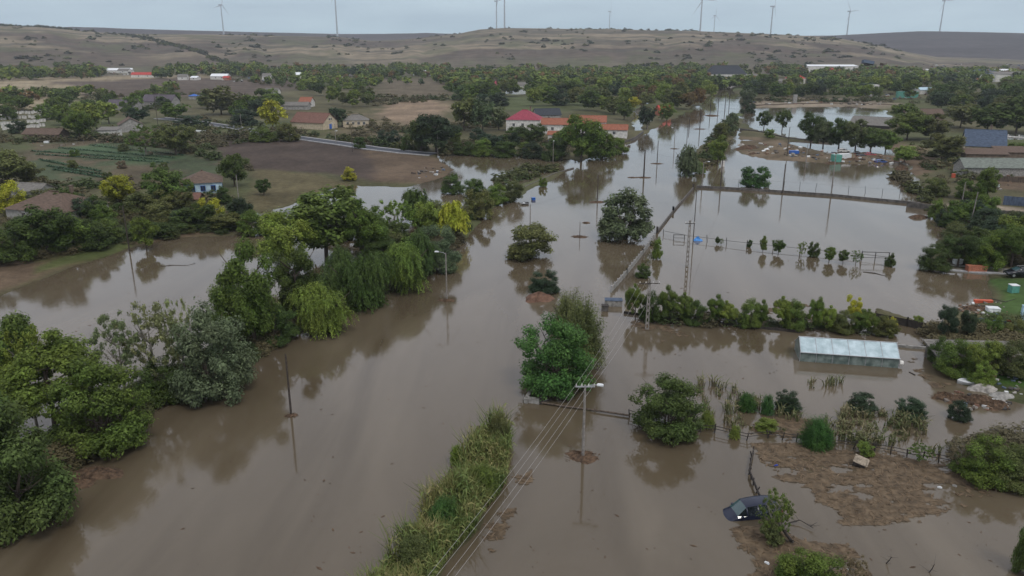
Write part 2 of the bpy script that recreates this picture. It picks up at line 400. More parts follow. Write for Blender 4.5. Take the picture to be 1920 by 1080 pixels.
# ================================================================ vegetation
rs = np.random.RandomState(3)
def leafquads(P, Nrm, size, asp=1.7, axis=None):
    n = len(P)
    a = rs.normal(size=(n, 3)) if axis is None else axis
    u = a - (a * Nrm).sum(1, keepdims=True) * Nrm; u /= np.linalg.norm(u, axis=1, keepdims=True) + 1e-9
    v = np.cross(Nrm, u)
    s = (size * (.6 + .8 * rs.rand(n)))[:, None]
    V = np.stack([P - u * s * asp * .5, P + v * s * .42, P + u * s * asp * .5, P - v * s * .42], 1).reshape(-1, 3)
    return V, np.arange(n * 4).reshape(n, 4)
def unit(n):
    d = rs.normal(size=(n, 3)); return d / np.linalg.norm(d, axis=1, keepdims=True)
def crown(kind, n, leaf):
    if kind == 'willow':
        ns = max(30, n // 26); per = n // ns
        d = unit(ns); d[:, 2] = np.abs(d[:, 2])
        k = 26; cc = unit(k) * [.35, .35, .38] * (.3 + .7 * rs.rand(k, 1)) + [0, 0, .45]; ci = rs.randint(0, k, ns)
        st = cc[ci] + d * np.array([.16, .16, .17]) * (.45 + .6 * rs.rand(ns, 1)); st[:, 2] = np.clip(st[:, 2], .08, .97)
        ln = .08 + .2 * rs.rand(ns)
        t = np.linspace(0, 1, per)[None, :, None]
        out = d * [1, 1, 0]
        P = st[:, None] + out[:, None] * t * .1 - np.array([0, 0, 1.]) * (t ** 1.3) * ln[:, None, None] + rs.normal(size=(ns, per, 3)) * .011
        P = P.reshape(-1, 3); P[:, 2] = np.clip(P[:, 2], .0 + .03 * rs.rand(len(P)), 1)
        ax = np.repeat(out * .3 + [0, 0, -1.], per, 0) + rs.normal(size=P.shape) * .35
        nn = np.repeat(d * [1, 1, .9], per, 0) + [0, 0, .35] + rs.normal(size=P.shape) * .35; nn /= np.linalg.norm(nn, axis=1, keepdims=True)
        return leafquads(P, nn, np.full(len(P), leaf), 2.4, ax)
    if kind == 'spike':
        ns = max(30, n // 18); per = n // ns
        d = unit(ns); d[:, 2] = np.abs(d[:, 2]) * 1.1 + .1; d /= np.linalg.norm(d, axis=1, keepdims=True)
        t = (.35 + .65 * np.linspace(0, 1, per) ** .8)[None, :, None]
        lump_ = fbm(d[:, 0] * 2.6 + 30, d[:, 1] * 2.6 + d[:, 2] * 3 + 30, 3)[:, None]; ext = np.array([.5, .5, .88]) * (.45 + .85 * lump_ + .22 * rs.rand(ns, 1) ** 2)
        P = (d * ext)[:, None] * t; P[..., 2] += .12 - .22 * (t[..., 0] ** 2) * (1 - d[:, None, 2])
        P = P + rs.normal(size=P.shape) * .014; P = P.reshape(-1, 3); P[:, 2] = np.clip(P[:, 2], .02, 1)
        ax = np.repeat(d, per, 0) + rs.normal(size=P.shape) * .3
        nn = np.repeat(d, per, 0) * .7 + [0, 0, .4] + rs.normal(size=P.shape) * .4; nn /= np.linalg.norm(nn, axis=1, keepdims=True)
        return leafquads(P, nn, np.full(len(P), leaf), 2.8, ax)
    if kind == 'round':  K_, ctr, rad, cr_ = 46, .55, (.39, .39, .37), (.07, .16)
    elif kind == 'bush': K_, ctr, rad, cr_ = 60, .4, (.4, .4, .42), (.08, .16)
    elif kind == 'tall': K_, ctr, rad, cr_ = 42, .52, (.34, .34, .4), (.08, .16)
    else:                K_, ctr, rad, cr_ = 110, .56, (.46, .46, .4), (.035, .085)
    d = unit(K_); rr_ = (.25 + .75 * rs.rand(K_) ** .45)
    rr_[rs.rand(K_) < .2] *= 1.12
    C = d * np.array(rad) * rr_[:, None] + [0, 0, ctr]
    if kind in ('round', 'tall'):                        # leave a ragged, open underside
        C[:, 2] = np.where(C[:, 2] < .2, .2 + rs.rand(K_) * .2, C[:, 2])
    if kind == 'bush':
        m_ = rs.rand(K_) < .35; a_ = rs.rand(K_) * 6.28; C[m_, 0] = np.cos(a_[m_]) * .36; C[m_, 1] = np.sin(a_[m_]) * .36; C[m_, 2] = .06 + .2 * rs.rand(m_.sum())
    r = cr_[0] + (cr_[1] - cr_[0]) * rs.rand(K_)
    C[:, 2] = np.clip(C[:, 2], r * .6, 1 - r * .8)
    wgt = r ** 2; wgt /= wgt.sum()
    ci = rs.choice(K_, n, p=wgt)
    dd = unit(n); dd[:, 2] += .15
    jit = .75 + .5 * rs.rand(n, 1) * rs.rand(n, 1) 
    P = C[ci] + dd * r[ci, None] * (rs.rand(n, 1) ** (.28 if kind != 'sparse' else .7)) * jit * [1.08, 1.08, .85]
    # gaps: thin out the leaves with a spatial noise
    q = fbm(P[:, 0] * 9 + P[:, 2] * 7 + 50, P[:, 1] * 9 - P[:, 2] * 5 + 50, 2)
    th_ = {'bush': .29, 'sparse': .4}.get(kind, .35); P = P[q > th_]; dd = dd[q > th_]
    nn = dd * .75 + [0, 0, .6] + rs.normal(size=P.shape) * .33; nn /= np.linalg.norm(nn, axis=1, keepdims=True)
    P[:, 2] = np.clip(P[:, 2], .015, 1.05)
    return leafquads(P, nn, np.full(len(P), leaf), 1.6)
def trunkmesh(kind, seed):
    b = MB(); rd = random.Random(seed)
    top = .62 if kind in ('round', 'tall', 'sparse') else .45
    stems = 1 if kind in ('round', 'tall', 'sparse') else 4
    r0 = .026 if kind != 'bush' else .016
    for s in range(stems):
        a = rd.random() * 6.28; sp = 0 if stems == 1 else .16
        base = Vector((math.cos(a) * .03 * (stems > 1), math.sin(a) * .03 * (stems > 1), -.06)); mid = Vector((math.cos(a) * sp * .5 + rd.uniform(-.02, .02), math.sin(a) * sp * .5, top * .5)); tp = Vector((math.cos(a) * sp, math.sin(a) * sp, top))
        b.tube(base, mid, r0, r0 * .75, 7); b.tube(mid, tp, r0 * .75, r0 * .4, 6)
        for k in range(7 if stems == 1 else 3):
            f = rd.uniform(.35, 1); st = base.lerp(mid, f * 2) if f < .5 else mid.lerp(tp, f * 2 - 1)
            an = rd.random() * 6.28; L_ = rd.uniform(.18, .34)
            e = st + Vector((math.cos(an) * L_, math.sin(an) * L_, L_ * rd.uniform(.4, 1.0)))
            m1 = st.lerp(e, .5) + Vector((0, 0, -.02)); b.tube(st, m1, r0 * .42, r0 * .3, 5); b.tube(m1, e, r0 * .3, r0 * .1, 5)
            for q in range(3):
                e2 = m1 + Vector((rd.uniform(-1, 1), rd.uniform(-1, 1), rd.uniform(0, 1))) * .13; b.tube(m1, e2, r0 * .16, r0 * .06, 4)
    me = bpy.data.meshes.new('trunk'); me.from_pydata(b.v, [], b.f); me.update()
    me.materials.append(BARKL if kind == 'sparse' else BARK)
    return me
LODS = {'near': (27000, .0195), 'mid': (11000, .031), 'far': (2200, .06)}
CR = {}; TK = {}
def getcrown(kind, lod, k):
    key = (kind, lod, k)
    if key not in CR:
        n, lf = LODS[lod]
        if kind == 'sparse': n = int(n * .36)
        if kind in ('willow', 'spike'): lf *= .72; n = int(n * 1.25)
        V, F = crown(kind, n, lf)
        CR[key] = npmesh('crown_' + kind, V, F, LEAF)
    return CR[key]
def gettrunk(kind, k):
    if (kind, k) not in TK: TK[(kind, k)] = trunkmesh(kind, hash(kind) % 1 + k)
    return TK[(kind, k)]
COL = {'D': (.062, .088, .024), 'G': (.096, .132, .028), 'L': (.145, .18, .036), 'Y': (.29, .28, .035), 'O': (.1, .11, .038), 'B': (.088, .112, .055),
       'R': (.13, .085, .036), 'V': (.055, .11, .028), 'P': (.16, .18, .075), 'E': (.04, .06, .032), 'S': (.14, .115, .075)}
rt = random.Random(5)
def jitcol(c):
    k = rt.uniform(1.05, 1.5); return (c[0] * k * rt.uniform(.93, 1.08), c[1] * k, c[2] * k * rt.uniform(.9, 1.1), 1)
NT = [0]
def tree(x, yb, yt, wpx, kind, c, label, group=None, cat='tree', name=None, single=None, size=None, pos=None):
    p = pos if pos is not None else land(x, yb)
    if size: hh, ww = size
    else:
        hh = max(.8, hgt(x, yb, yt, p.z)); ww = wpx * mpp(p)
    d = p.y; lod = 'near' if d < 125 and hh > 2.2 else ('mid' if d < 300 else 'far')
    k = NT[0] % 3; NT[0] += 1
    nm = name or {'round': 'tree', 'tall': 'tree', 'sparse': 'sparse_tree', 'willow': 'willow_tree', 'bush': 'bush', 'spike': 'shrub'}[kind]
    rz = rt.random() * 6.28
    if single is None: single = d > 420
    if single:
        o = link(nm, getcrown(kind, lod, k)); o.location = p; o.scale = (ww, ww, hh); o.rotation_euler = (0, 0, rz); o.color = jitcol(COL[c])
        return tag(o, label, cat, group)
    e = empty(nm, p, rz, label, cat, group)
    o = link('crown', getcrown(kind, lod, k), e); o.scale = (ww, ww, hh); o.color = jitcol(COL[c])
    tkn = link('trunk', gettrunk(kind, k), e); tkn.scale = (min(ww, hh * 1.1), min(ww, hh * 1.1), hh)
    return e

T = [
# --- left foreground row
(25,990,722,235,'bush','D','huge dark bushy tree in the lower left corner over the water'),
(-40,960,700,220,'bush','D','dark green tree cut by the left frame edge near the bottom'),
(105,810,622,215,'round','G','bright green leafy tree above the dark bush at lower left'),
(195,835,655,190,'bush','G','green tree leaning out low over the water right of the leafy left tree'),
(20,780,570,150,'round','G','yellowish green tree at the left edge below the pond'),
(70,800,600,110,'sparse','L','thin pale crown behind the green trees at the left edge'),
(238,745,580,105,'sparse','P','thin open crowned tree against the left pond with pale leaves'),
(295,735,556,120,'sparse','P','bare limbed pale tree standing tallest against the left pond'),
(350,720,548,70,'sparse','P','spindly tree reaching up beside the grey green willow'),
(402,742,548,158,'bush','B','grey green willow bush bulging over the river at left'),
(300,748,660,110,'bush','D','low dark bush in the gap beside the grey green willow'),
(478,655,438,150,'tall','G','tall green tree just above the grey green willow'),
(440,640,490,100,'bush','G','green bush left of the tall tree beside the pond'),
(605,622,512,124,'willow','L','yellow green rounded willow bush at the water edge in mid row'),
(560,600,448,120,'tall','D','dark tree between the tall green tree and rounded willow'),
(520,640,560,90,'bush','D','dark bush low at the bank left of the yellow green willow'),
(682,572,452,135,'willow','D','drooping green willow right of the yellow green rounded one'),
(640,560,450,100,'willow','D','dark willow behind the drooping green willow'),
(760,545,428,110,'willow','G','green weeping willow near the street lamp by the bank'),
(822,505,400,95,'bush','B','grey green willow at the end of the bank row behind street lamp'),
(790,520,420,80,'willow','D','dark willow squeezed between the two willows near the lamp'),
(612,490,342,190,'round','G','largest broad green tree in the middle of the left row'),
(540,515,385,120,'round','L','light green tree left of the largest broad tree'),
(690,500,372,100,'round','G','green tree on the right shoulder of the largest broad tree'),
(742,458,365,95,'sparse','G','see-through tree with the pale flooded gap behind it'),
(782,420,342,85,'willow','D','dark drooping crown rising at the top of left row'),
(803,445,368,72,'round','L','lime green tree beside the bright yellow green tree'),
(851,447,364,76,'willow','Y','bright yellow green tree near the end of the left row'),
(735,480,420,80,'bush','O','olive brown bush amid the left tree row'),
(850,362,322,52,'bush','D','small dark bush alone behind the yellow green tree'),
(893,372,326,46,'bush','D','dark bush next to the wide flooded bend'),
(897,408,340,62,'bush','O','olive bush at the far tip of the left row'),
(930,382,340,52,'bush','G','green bush ending the bank row beside flooded street'),
(962,378,328,44,'bush','O','olive shrub on the reddish mud spit'),
(1018,350,328,18,'bush','G','tiny green shrub on the thin fallen wall by the street'),
(655,338,310,32,'bush','Y','bright yellow green bush alone on the dark ploughed field'),
# --- centre
(993,484,404,98,'bush','O','round olive bush standing in the middle of the flooded street'),
(1020,548,497,62,'bush','E','dark bush on a small earth mound in the flood'),
(1171,449,343,112,'bush','B','large dark willow standing alone in the flooded street'),
(1038,728,576,158,'bush','V','big vivid green shrub beside the concrete wall corner'),
(1092,684,548,92,'spike','O','tall olive brown shrub behind the vivid green shrub'),
(1065,640,540,80,'spike','O','feathery olive shrub rising above the vivid green shrub'),
(1251,810,690,142,'bush','D','dark green tree with wide skirts beside the fence line'),
(1288,330,262,60,'willow','B','grey green tree at the right side of the far street'),
(1310,325,300,30,'bush','G','small green shrub at the foot of the grey green street tree'),
(1345,308,252,45,'tall','G','green tree in the narrow strip between two flooded streets'),
(1338,292,262,34,'tall','L','light green tree mid way along the narrow strip'),
(1352,268,228,40,'tall','O','olive tree in the upper part of the narrow strip'),
(1370,252,208,36,'tall','B','blue green tree at the far end of the narrow strip'),
(1415,350,301,58,'bush','V','round green bush standing on the low wall corner in the flood'),
(1597,602,550,40,'tall','Y','yellow leaved sapling rising above the orchard row'),
(1530,836,778,68,'spike','V','bright green shrub at the edge of the drowned garden'),
(1478,768,726,54,'bush','E','leftmost dark round bush in the drowned garden'),
(1615,768,734,60,'bush','E','middle dark round bush in the drowned garden'),
(1706,783,741,60,'bush','E','rightmost dark round bush in the drowned garden'),
(1438,775,738,30,'spike','V','small bright green clump beside the leftmost round bush'),
(1400,768,735,42,'spike','V','leafy green vegetable clump standing in the flooded garden'),
(1436,806,782,44,'bush','L','light green low bush near the broken fence'),
(1378,820,796,26,'spike','L','pale green tuft on the fence line right of the dark tree'),
(1325,800,768,34,'spike','L','pale green shrub at the right foot of the dark tree'),
(1622,852,826,36,'bush','G','small green bush above the tilted dog house'),
(1724,866,832,50,'sparse','G','ragged green bush on the fence above the debris mat'),
(1798,785,748,46,'bush','E','grey green bush below the heap of wreckage at right'),
(858,868,832,36,'spike','L','small leafy clump on the left flank of the reed bed'),
(936,826,770,50,'spike','O','feathery shrub at the upper tip of the reed bed'),
(905,925,868,70,'spike','G','leafy green shrub standing up in the upper part of the reed bed'),
(835,990,930,80,'spike','V','bright green leafy shrub in the middle of the reed bed'),
(780,1062,1000,80,'spike','O','olive shrub near the bottom end of the reed bed'),
# --- lower right
(1448,1012,912,70,'sparse','G','green leafy tree leaning over the drowned car'),
(1446,1016,968,50,'bush','O','low olive branches spread against the drowned car'),
(1465,985,935,50,'sparse','O','upper bough of leaves right of the drowned car'),
(1515,1105,1015,130,'bush','G','green bush at the bottom edge below the drowned car'),
(1595,1110,1040,60,'sparse','S','brownish shrub at the bottom edge right of the green bush'),
(1840,895,808,120,'bush','G','green thicket on the bank at the right edge'),
(1800,885,815,60,'sparse','S','bare brownish bush at the left end of the right bank thicket'),
(1900,905,825,110,'bush','O','olive bush at the right edge of the lower bank'),
(1925,1075,940,60,'bush','D','dark bush cut by the right frame edge near the bottom'),
(1860,880,838,70,'bush','L','light green bush in the middle of the right bank thicket'),
# --- right edge middle
(1772,640,570,46,'round','E','dark round tree at the right end of the orchard row'),
(1811,640,575,36,'round','E','dark slim tree right of the round dark tree'),
(1860,635,585,40,'bush','G','green bush beside the blue and orange barrels'),
(1790,700,628,80,'bush','G','green garden bush in front of the roofed shed at right'),
(1835,702,632,84,'round','L','light green tree over the garden shed at right'),
(1760,680,625,50,'bush','D','dark green bush at the left corner of the right garden'),
(1895,700,630,80,'bush','O','olive bush at the right edge of the right garden'),
(1838,720,668,50,'bush','L','pale green bush at the grass edge above the wreckage'),
(1905,640,590,50,'bush','O','olive bush beside the pale blue panel at right edge'),
(1750,505,450,64,'bush','D','dark tree at the water corner by the narrow paved track'),
(1795,500,430,80,'round','D','dark tree over the paved track by the white box'),
(1845,500,428,80,'bush','G','green tree behind the orange brick pallet'),
(1895,500,420,90,'round','G','broad green tree behind the black parked car'),
(1900,470,400,80,'round','L','light green tree at the right edge above the parked car'),
(1790,445,412,44,'bush','O','olive bush on the flood edge below the track wall'),
(1835,455,402,60,'bush','E','dark bush below the track near leaning pole'),
(1870,440,395,50,'bush','E','round dark bush right of the leaning pole'),
(1755,410,368,34,'bush','G','small green bush at the end of the low wall'),
(1775,425,392,34,'bush','D','small dark bush on the shore right of the low wall'),
(1820,372,325,60,'bush','G','fresh green bush in front of the long grey barn'),
(1850,372,312,50,'tall','G','green tree against the long grey barn'),
(1755,368,325,46,'bush','O','olive tree behind the low wall end'),
(1765,300,248,84,'round','O','olive rusty tree left of the blue roofed house'),
(1695,308,268,54,'round','L','light olive tree over the heap of rubbish by the flood'),
(1700,262,205,90,'round','G','big green tree right of the drowned barn roof'),
(1745,262,212,80,'round','O','olive tree between big green tree and blue roofed house'),
(1690,230,190,60,'round','G','green tree at the upper right rim of the flooded field'),
(1850,250,190,90,'round','D','dark green tree above the blue roofed house'),
(1905,250,180,90,'round','D','dark tree at the right edge above the white poles'),
(1800,240,190,80,'round','O','olive green tree up from the blue roofed house'),
(1905,290,262,50,'bush','G','green bush right of the blue roofed house'),
(1432,240,206,34,'round','D','left tree of the pair on the flooded far field'),
(1466,245,203,36,'round','D','right tree of the pair on the flooded far field'),
(1442,258,236,22,'bush','G','small round bush below the pair of trees'),
(1520,272,208,58,'round','D','first tree of the dark clump in the flooded field'),
(1543,278,218,54,'round','B','second tree of the dark clump in the flooded field'),
(1572,280,218,60,'round','D','third tree of the dark clump in the flooded field'),
(1603,284,222,60,'round','O','fourth tree of the dark clump in front of the drowned roof'),
(1632,286,232,62,'round','D','fifth tree of the dark clump in front of the drowned roof'),
(1660,286,240,54,'round','G','last tree of the dark clump at its right end'),
# --- left middle
(20,490,400,110,'bush','D','dark bush at the left edge above the brown bank'),
(90,478,375,130,'round','D','dark green tree in front of the big brown hip roof'),
(130,470,392,90,'bush','G','green tree right in front of the hip roof corner'),
(175,465,398,80,'bush','D','dark bush on the bank right of the hip roofed house'),
(205,452,405,60,'bush','G','green bush just left of the leaning pole on the bank'),
(275,468,402,56,'round','G','small round tree standing alone at the pond edge'),
(15,395,322,70,'bush','Y','yellow green tree at the left edge above the hip roof'),
(20,350,270,110,'round','O','large olive tree at the left edge by the garden'),
(60,345,300,60,'bush','O','olive bush between left edge tree and garden'),
(225,385,325,70,'round','Y','yellowing tree right of the hip roofed house'),
(262,405,355,60,'bush','O','olive yellow bush below the yellowing tree'),
(310,392,310,90,'round','G','leafy green tree left of the blue and white house'),
(345,372,326,44,'bush','G','green bush against the left side of the blue and white house'),
(420,382,345,36,'bush','D','dark bush against the right side of the blue and white house'),
(440,350,283,62,'round','D','dark green tree right of the blue and white house'),
(397,420,357,56,'bush','Y','bright yellow tree in front of the blue and white house'),
(350,430,385,70,'bush','D','dark low tree on the bank left of the bright yellow tree'),
(430,430,392,80,'bush','O','olive low tree on the bank right of the bright yellow tree'),
(495,366,334,34,'round','D','small dark tree alone below the ploughed field'),
(475,440,390,60,'bush','G','green bush at the right end of the pond bank'),
(300,445,410,60,'bush','D','dark bush beside the small round tree on the bank'),
(35,250,218,40,'bush','E','dark bush in front of the rows of white hives at left'),
(150,262,200,60,'round','G','green tree between the long shed and the white shed'),
(165,250,190,60,'round','L','light green tree behind the white shed'),
(120,235,192,50,'round','G','green tree behind the long grey shed'),
(205,232,185,56,'round','L','lime green tree beside the grey gabled house'),
(260,232,200,50,'round','E','dark round tree right of the grey gabled house'),
(275,292,230,70,'sparse','G','open crowned tree on the grass left of the road'),
(330,290,225,80,'round','O','broad olive tree where the road comes into view'),
(330,225,190,60,'round','G','green tree below the blue tarpaulin'),
(415,215,158,80,'round','O','large olive green tree right of the blue tarpaulin'),
(360,240,208,70,'bush','E','dark bush on the near side of the road start'),
(450,262,230,50,'sparse','O','thin tree on the road side left of yellow tree'),
(512,242,184,58,'round','Y','brilliant yellow green tree left of the brown roofed house'),
(495,265,235,60,'bush','G','green bush at the road under the brilliant yellow tree'),
(541,265,222,48,'bush','O','olive bush under the brown roofed house'),
(460,235,195,60,'bush','E','dark tree left of the brilliant yellow tree'),
(634,238,198,40,'round','E','dark tree between brown roofed and pale grey houses'),
(675,278,252,26,'bush','D','small dark tree over the road kerb'),
(730,272,236,50,'bush','E','dark bush on the dry slope above the road'),
(762,282,250,24,'bush','D','tiny bush at the road near its flooded end'),
(818,286,208,100,'round','E','large dark tree above the flooded end of road'),
(790,285,218,60,'round','D','dark tree on the left flank of the large dark tree'),
(870,245,178,70,'round','O','broad olive tree behind the large dark tree'),
(905,246,182,60,'round','B','grey green tree left of the pink roofed house'),
(935,244,198,44,'round','B','blue green tree touching the pink roofed house'),
(1000,270,226,60,'round','D','dark tree below the pink roofed house'),
(965,262,232,50,'bush','D','dark bush under the left wall of the pink roofed house'),
(1090,302,212,92,'round','G','large green tree in front of the orange roofed white house'),
(1128,298,238,60,'bush','G','green bush right of the large tree on the bank'),
(1040,300,248,56,'bush','D','dark tree at the bank left of the large green tree'),
(1158,288,250,44,'bush','G','green bush below the small orange roofed annex'),
(905,292,255,50,'bush','G','green hedge bush above the brown flooded lane'),
(945,294,258,50,'bush','D','dark hedge bush above the brown flooded lane'),
(870,290,258,44,'bush','D','dark hedge bush right of the large dark tree'),
(1000,296,262,50,'bush','E','dark hedge bush near the pale street lamp'),
(1213,242,196,40,'round','E','dark tree left of the small red roof by the street'),
(1250,228,190,40,'round','G','green tree right of the small red roof'),
(1285,205,170,50,'round','R','rusty autumn tree on the left side of far street'),
(1310,198,162,40,'round','R','brown orange tree next to the rusty autumn tree'),
(1258,205,165,50,'round','O','olive autumn tree before the rusty trees'),
(1332,185,155,30,'round','L','light green tree at the far end of the street'),
(1400,195,165,34,'round','B','grey green tree right of the far street end'),
(1402,212,180,30,'bush','E','dark bush at the corner where the far embankment starts'),
(1150,215,190,40,'round','O','olive yellow tree behind the white annex'),
(1170,225,190,36,'round','D','dark tree just right of the orange roofed annex'),
(1185,205,180,36,'round','Y','yellowish tree by the flooded side lane'),
]
for r_ in T: tree(*r_)

ordn = ['first','second','third','fourth','fifth','sixth','seventh','eighth','ninth','tenth','eleventh','twelfth','thirteenth','fourteenth','fifteenth','sixteenth','seventeenth','eighteenth']
rowx = [1188,1222,1250,1278,1306,1336,1366,1400,1430,1462,1492,1520,1548,1578,1606,1632,1658]
for i, x in enumerate(rowx):
    yb = 600 + (x - 1188) * .058
    h_ = [70,64,68,56,50,56,46,60,52,60,64,66,50,46,44,46,40][i]; x += rt.uniform(-7, 7)
    tree(x, yb, yb - h_, rt.uniform(36, 54), ['round', 'bush', 'tall'][i % 3], 'GDGGDGLGGLGGLOGGO'[i], f'{ordn[i]} small tree from the left in the flooded orchard row above the greenhouse', 'small trees in the flooded orchard row', name='orchard_tree')
fx = [(1405,463,449),(1430,473,446),(1459,476,449),(1502,481,455),(1525,481,452),(1554,491,468),(1580,494,469),(1604,496,470),(1668,499,475),(1345,458,448),(1352,459,449)]
fx.sort()
for i, (x, yb, yt) in enumerate(fx):
    tree(x, yb, yt - rt.uniform(0, 6), rt.uniform(14, 28) if yb - yt > 18 else 12, ['round', 'sparse', 'bush', 'tall'][i % 4], 'G' if i % 2 else 'D', f'{ordn[i]} sapling from the left along the drowned wire fence', 'saplings along the drowned wire fence', name='sapling')
for i, (x, yb, yt, w_) in enumerate([(1722,612,588,24),(1672,612,590,22),(1232,485,440,22),(1205,520,490,30),(1225,460,450,14),(1180,565,535,20)]):
    tree(x, yb, yt, w_, 'bush', 'LYGDOG'[i], ['pale sapling by the brown fence right of greenhouse','yellow green sapling at the right end of orchard row','weedy bush at the foot of the long street wall','dark weeds along the foot of the long street wall','tuft on the water side of the street wall','dark weeds beside the small flooded kiosk'][i])

# belts of trees further off: (polygon in the picture, count, height range m, colours, label, group)
def inpoly(x, y, P):
    c = False; n = len(P)
    for i in range(n):
        a, b = P[i], P[(i + 1) % n]
        if (a[1] > y) != (b[1] > y) and x < (b[0] - a[0]) * (y - a[1]) / (b[1] - a[1]) + a[0]: c = not c
    return c
def sample(P, n, mind=0):
    xs = [p[0] for p in P]; ys = [p[1] for p in P]; out = []; k = 0
    while len(out) < n and k < n * 60:
        k += 1; x = rt.uniform(min(xs), max(xs)); y = rt.uniform(min(ys), max(ys))
        if not inpoly(x, y, P): continue
        if mind and any(abs(x - a) < mind and abs(y - b) < mind * .35 for a, b in out): continue
        out.append((x, y))
    return out
BELTS = [
 ([(0,195),(60,200),(200,190),(330,185),(330,225),(200,215),(0,232)], 16, (6,10), 'GGDOL', 'green tree among the village houses at the upper left', 'trees among the upper left houses'),
 ([(380,200),(470,190),(540,175),(620,190),(560,205),(470,225),(380,225)], 9, (6,10), 'GDOE', 'dark tree behind the brilliant yellow green tree', 'trees behind the brilliant yellow tree'),
 ([(500,165),(680,165),(700,205),(640,205),(560,175)], 12, (6,10), 'GDLO', 'tree behind the brown roofed house below the distant hamlet', 'trees behind the brown roofed house'),
 ([(840,170),(1180,175),(1190,215),(1130,215),(1050,200),(840,200)], 34, (7,12), 'GDOLE', 'tree in the dense village grove behind the pink roofed house', 'trees in the grove behind the pink roof'),
 ([(1100,165),(1330,150),(1330,180),(1240,205),(1190,190)], 26, (7,12), 'GDORL', 'tree of the autumn coloured grove left of the far street', 'trees in the autumn grove by the far street'),
 ([(1395,165),(1680,165),(1690,188),(1400,190)], 30, (7,12), 'GDOLE', 'tree lined up behind the far embankment above the flooded field', 'trees behind the far embankment'),
 ([(1680,165),(1920,165),(1920,225),(1700,205)], 30, (7,12), 'GDOE', 'tree in the upper right grove by the red earth patch', 'trees in the upper right grove'),
 ([(830,250),(1060,262),(1060,285),(830,285)], 9, (3,6), 'GDE', 'low bush in the garden hedge above the brown flooded lane', 'hedge bushes above the flooded lane'),
 ([(560,395),(700,520),(830,440),(900,400),(860,395),(760,460),(640,420)], 10, (3,6), 'GDO', 'low bush filling in beneath the left tree row', 'bushes beneath the left tree row'),
 ([(60,380),(330,400),(470,405),(470,430),(330,432),(100,440)], 14, (3,5.5), 'GDOE', 'low bush in the dark hedge along the left bank', 'bushes in the left bank hedge'),
 ([(1740,395),(1920,420),(1920,490),(1800,480)], 12, (3,5), 'GDOE', 'garden bush between the leaning pole and the black parked car', 'bushes between leaning pole and parked car'),
 ([(80,300),(230,345),(420,340),(340,300),(380,270),(560,265),(330,262)], 9, (1.5,3), 'OSG', 'scrubby bush around the left vegetable garden', 'scrub around the left garden'),
]
for P, n, hr, cs, lab, grp in BELTS:
    for x, y in sample(P, int(n * 1.35), 10):
        p = land(x, y); hh = rt.uniform(*hr); hh *= 1.12; ww = hh * rt.uniform(.95, 1.45)
        tree(x, y, 0, 0, rt.choice(['round', 'round', 'bush', 'tall']) if hh > 5 else 'bush', rt.choice(cs), lab, grp, size=(hh, ww), pos=p, cat='tree' if hh > 5 else 'bush', name='tree' if hh > 5 else 'bush')

# masses: woods that read as one
protoF = [crown('round', 420, .13) for _ in range(4)]
def mass(name, items, label, leafm, proto=None):
    Vs = []; Fs = []; b = 0; pr = proto or protoF
    for (p, hh, ww) in items:
        V, F = pr[rt.randrange(len(pr))]
        a = rt.random() * 6.28; c, s = math.cos(a), math.sin(a)
        Q = np.stack([(V[:, 0] * c - V[:, 1] * s) * ww + p.x, (V[:, 0] * s + V[:, 1] * c) * ww + p.y, V[:, 2] * hh + p.z], 1)
        Vs.append(Q); Fs.append(F + b); b += len(V)
    me = npmesh(name, np.concatenate(Vs), np.concatenate(Fs), leafm)
    return tag(link(name, me), label, name.replace('_', ' '), kind='stuff')
def massmat(name, cols):
    m, n, N, K = newmat(name)
    out = N('ShaderNodeOutputMaterial'); p = N('ShaderNodeBsdfPrincipled'); K(p.outputs[0], out.inputs[0]); p.inputs['Roughness'].default_value = .8; p.inputs['Specular IOR Level'].default_value = .1
    t = N('ShaderNodeTexCoord'); v = N('ShaderNodeTexVoronoi'); v.inputs['Scale'].default_value = .09; K(t.outputs['Object'], v.inputs['Vector'])
    se = N('ShaderNodeSeparateColor'); K(v.outputs['Color'], se.inputs[0]); r = N('ShaderNodeValToRGB'); K(se.outputs[0], r.inputs[0]); r.color_ramp.interpolation = 'CONSTANT'
    while len(r.color_ramp.elements) < len(cols): r.color_ramp.elements.new(.5)
    for i, c in enumerate(cols): r.color_ramp.elements[i].position = i / len(cols); r.color_ramp.elements[i].color = (*c, 1)
    ge = N('ShaderNodeNewGeometry'); a = N('ShaderNodeMapRange'); a.inputs['To Min'].default_value = .78; a.inputs['To Max'].default_value = 1.25; K(ge.outputs['Random Per Island'], a.inputs[0])
    vm = N('ShaderNodeVectorMath'); vm.operation = 'SCALE'; K(r.outputs[0], vm.inputs[0]); K(a.outputs[0], vm.inputs['Scale']); K(vm.outputs[0], p.inputs['Base Color'])
    return m
def valley(x, y):                  # keep on the valley floor, short of the hill foot
    p = gp(x, y); r = math.hypot(p.x, p.y)
    if r > 1060: k = rt.uniform(900, 1120) / r; p = Vector((p.x * k, p.y * k, 0))
    return Vector((p.x, p.y, gz(p.x, p.y) - .3))
CLEAR = [(1505,1612,130,152),(1325,1475,138,161),(1470,1512,148,159),(915,1000,158,172),(1720,1790,134,150),(1855,1930,118,136)]
MW = massmat('woodland_leaves', [tuple(v * 1.25 for v in COL[k]) for k in 'DGDODGLGDGRE'])
items = []
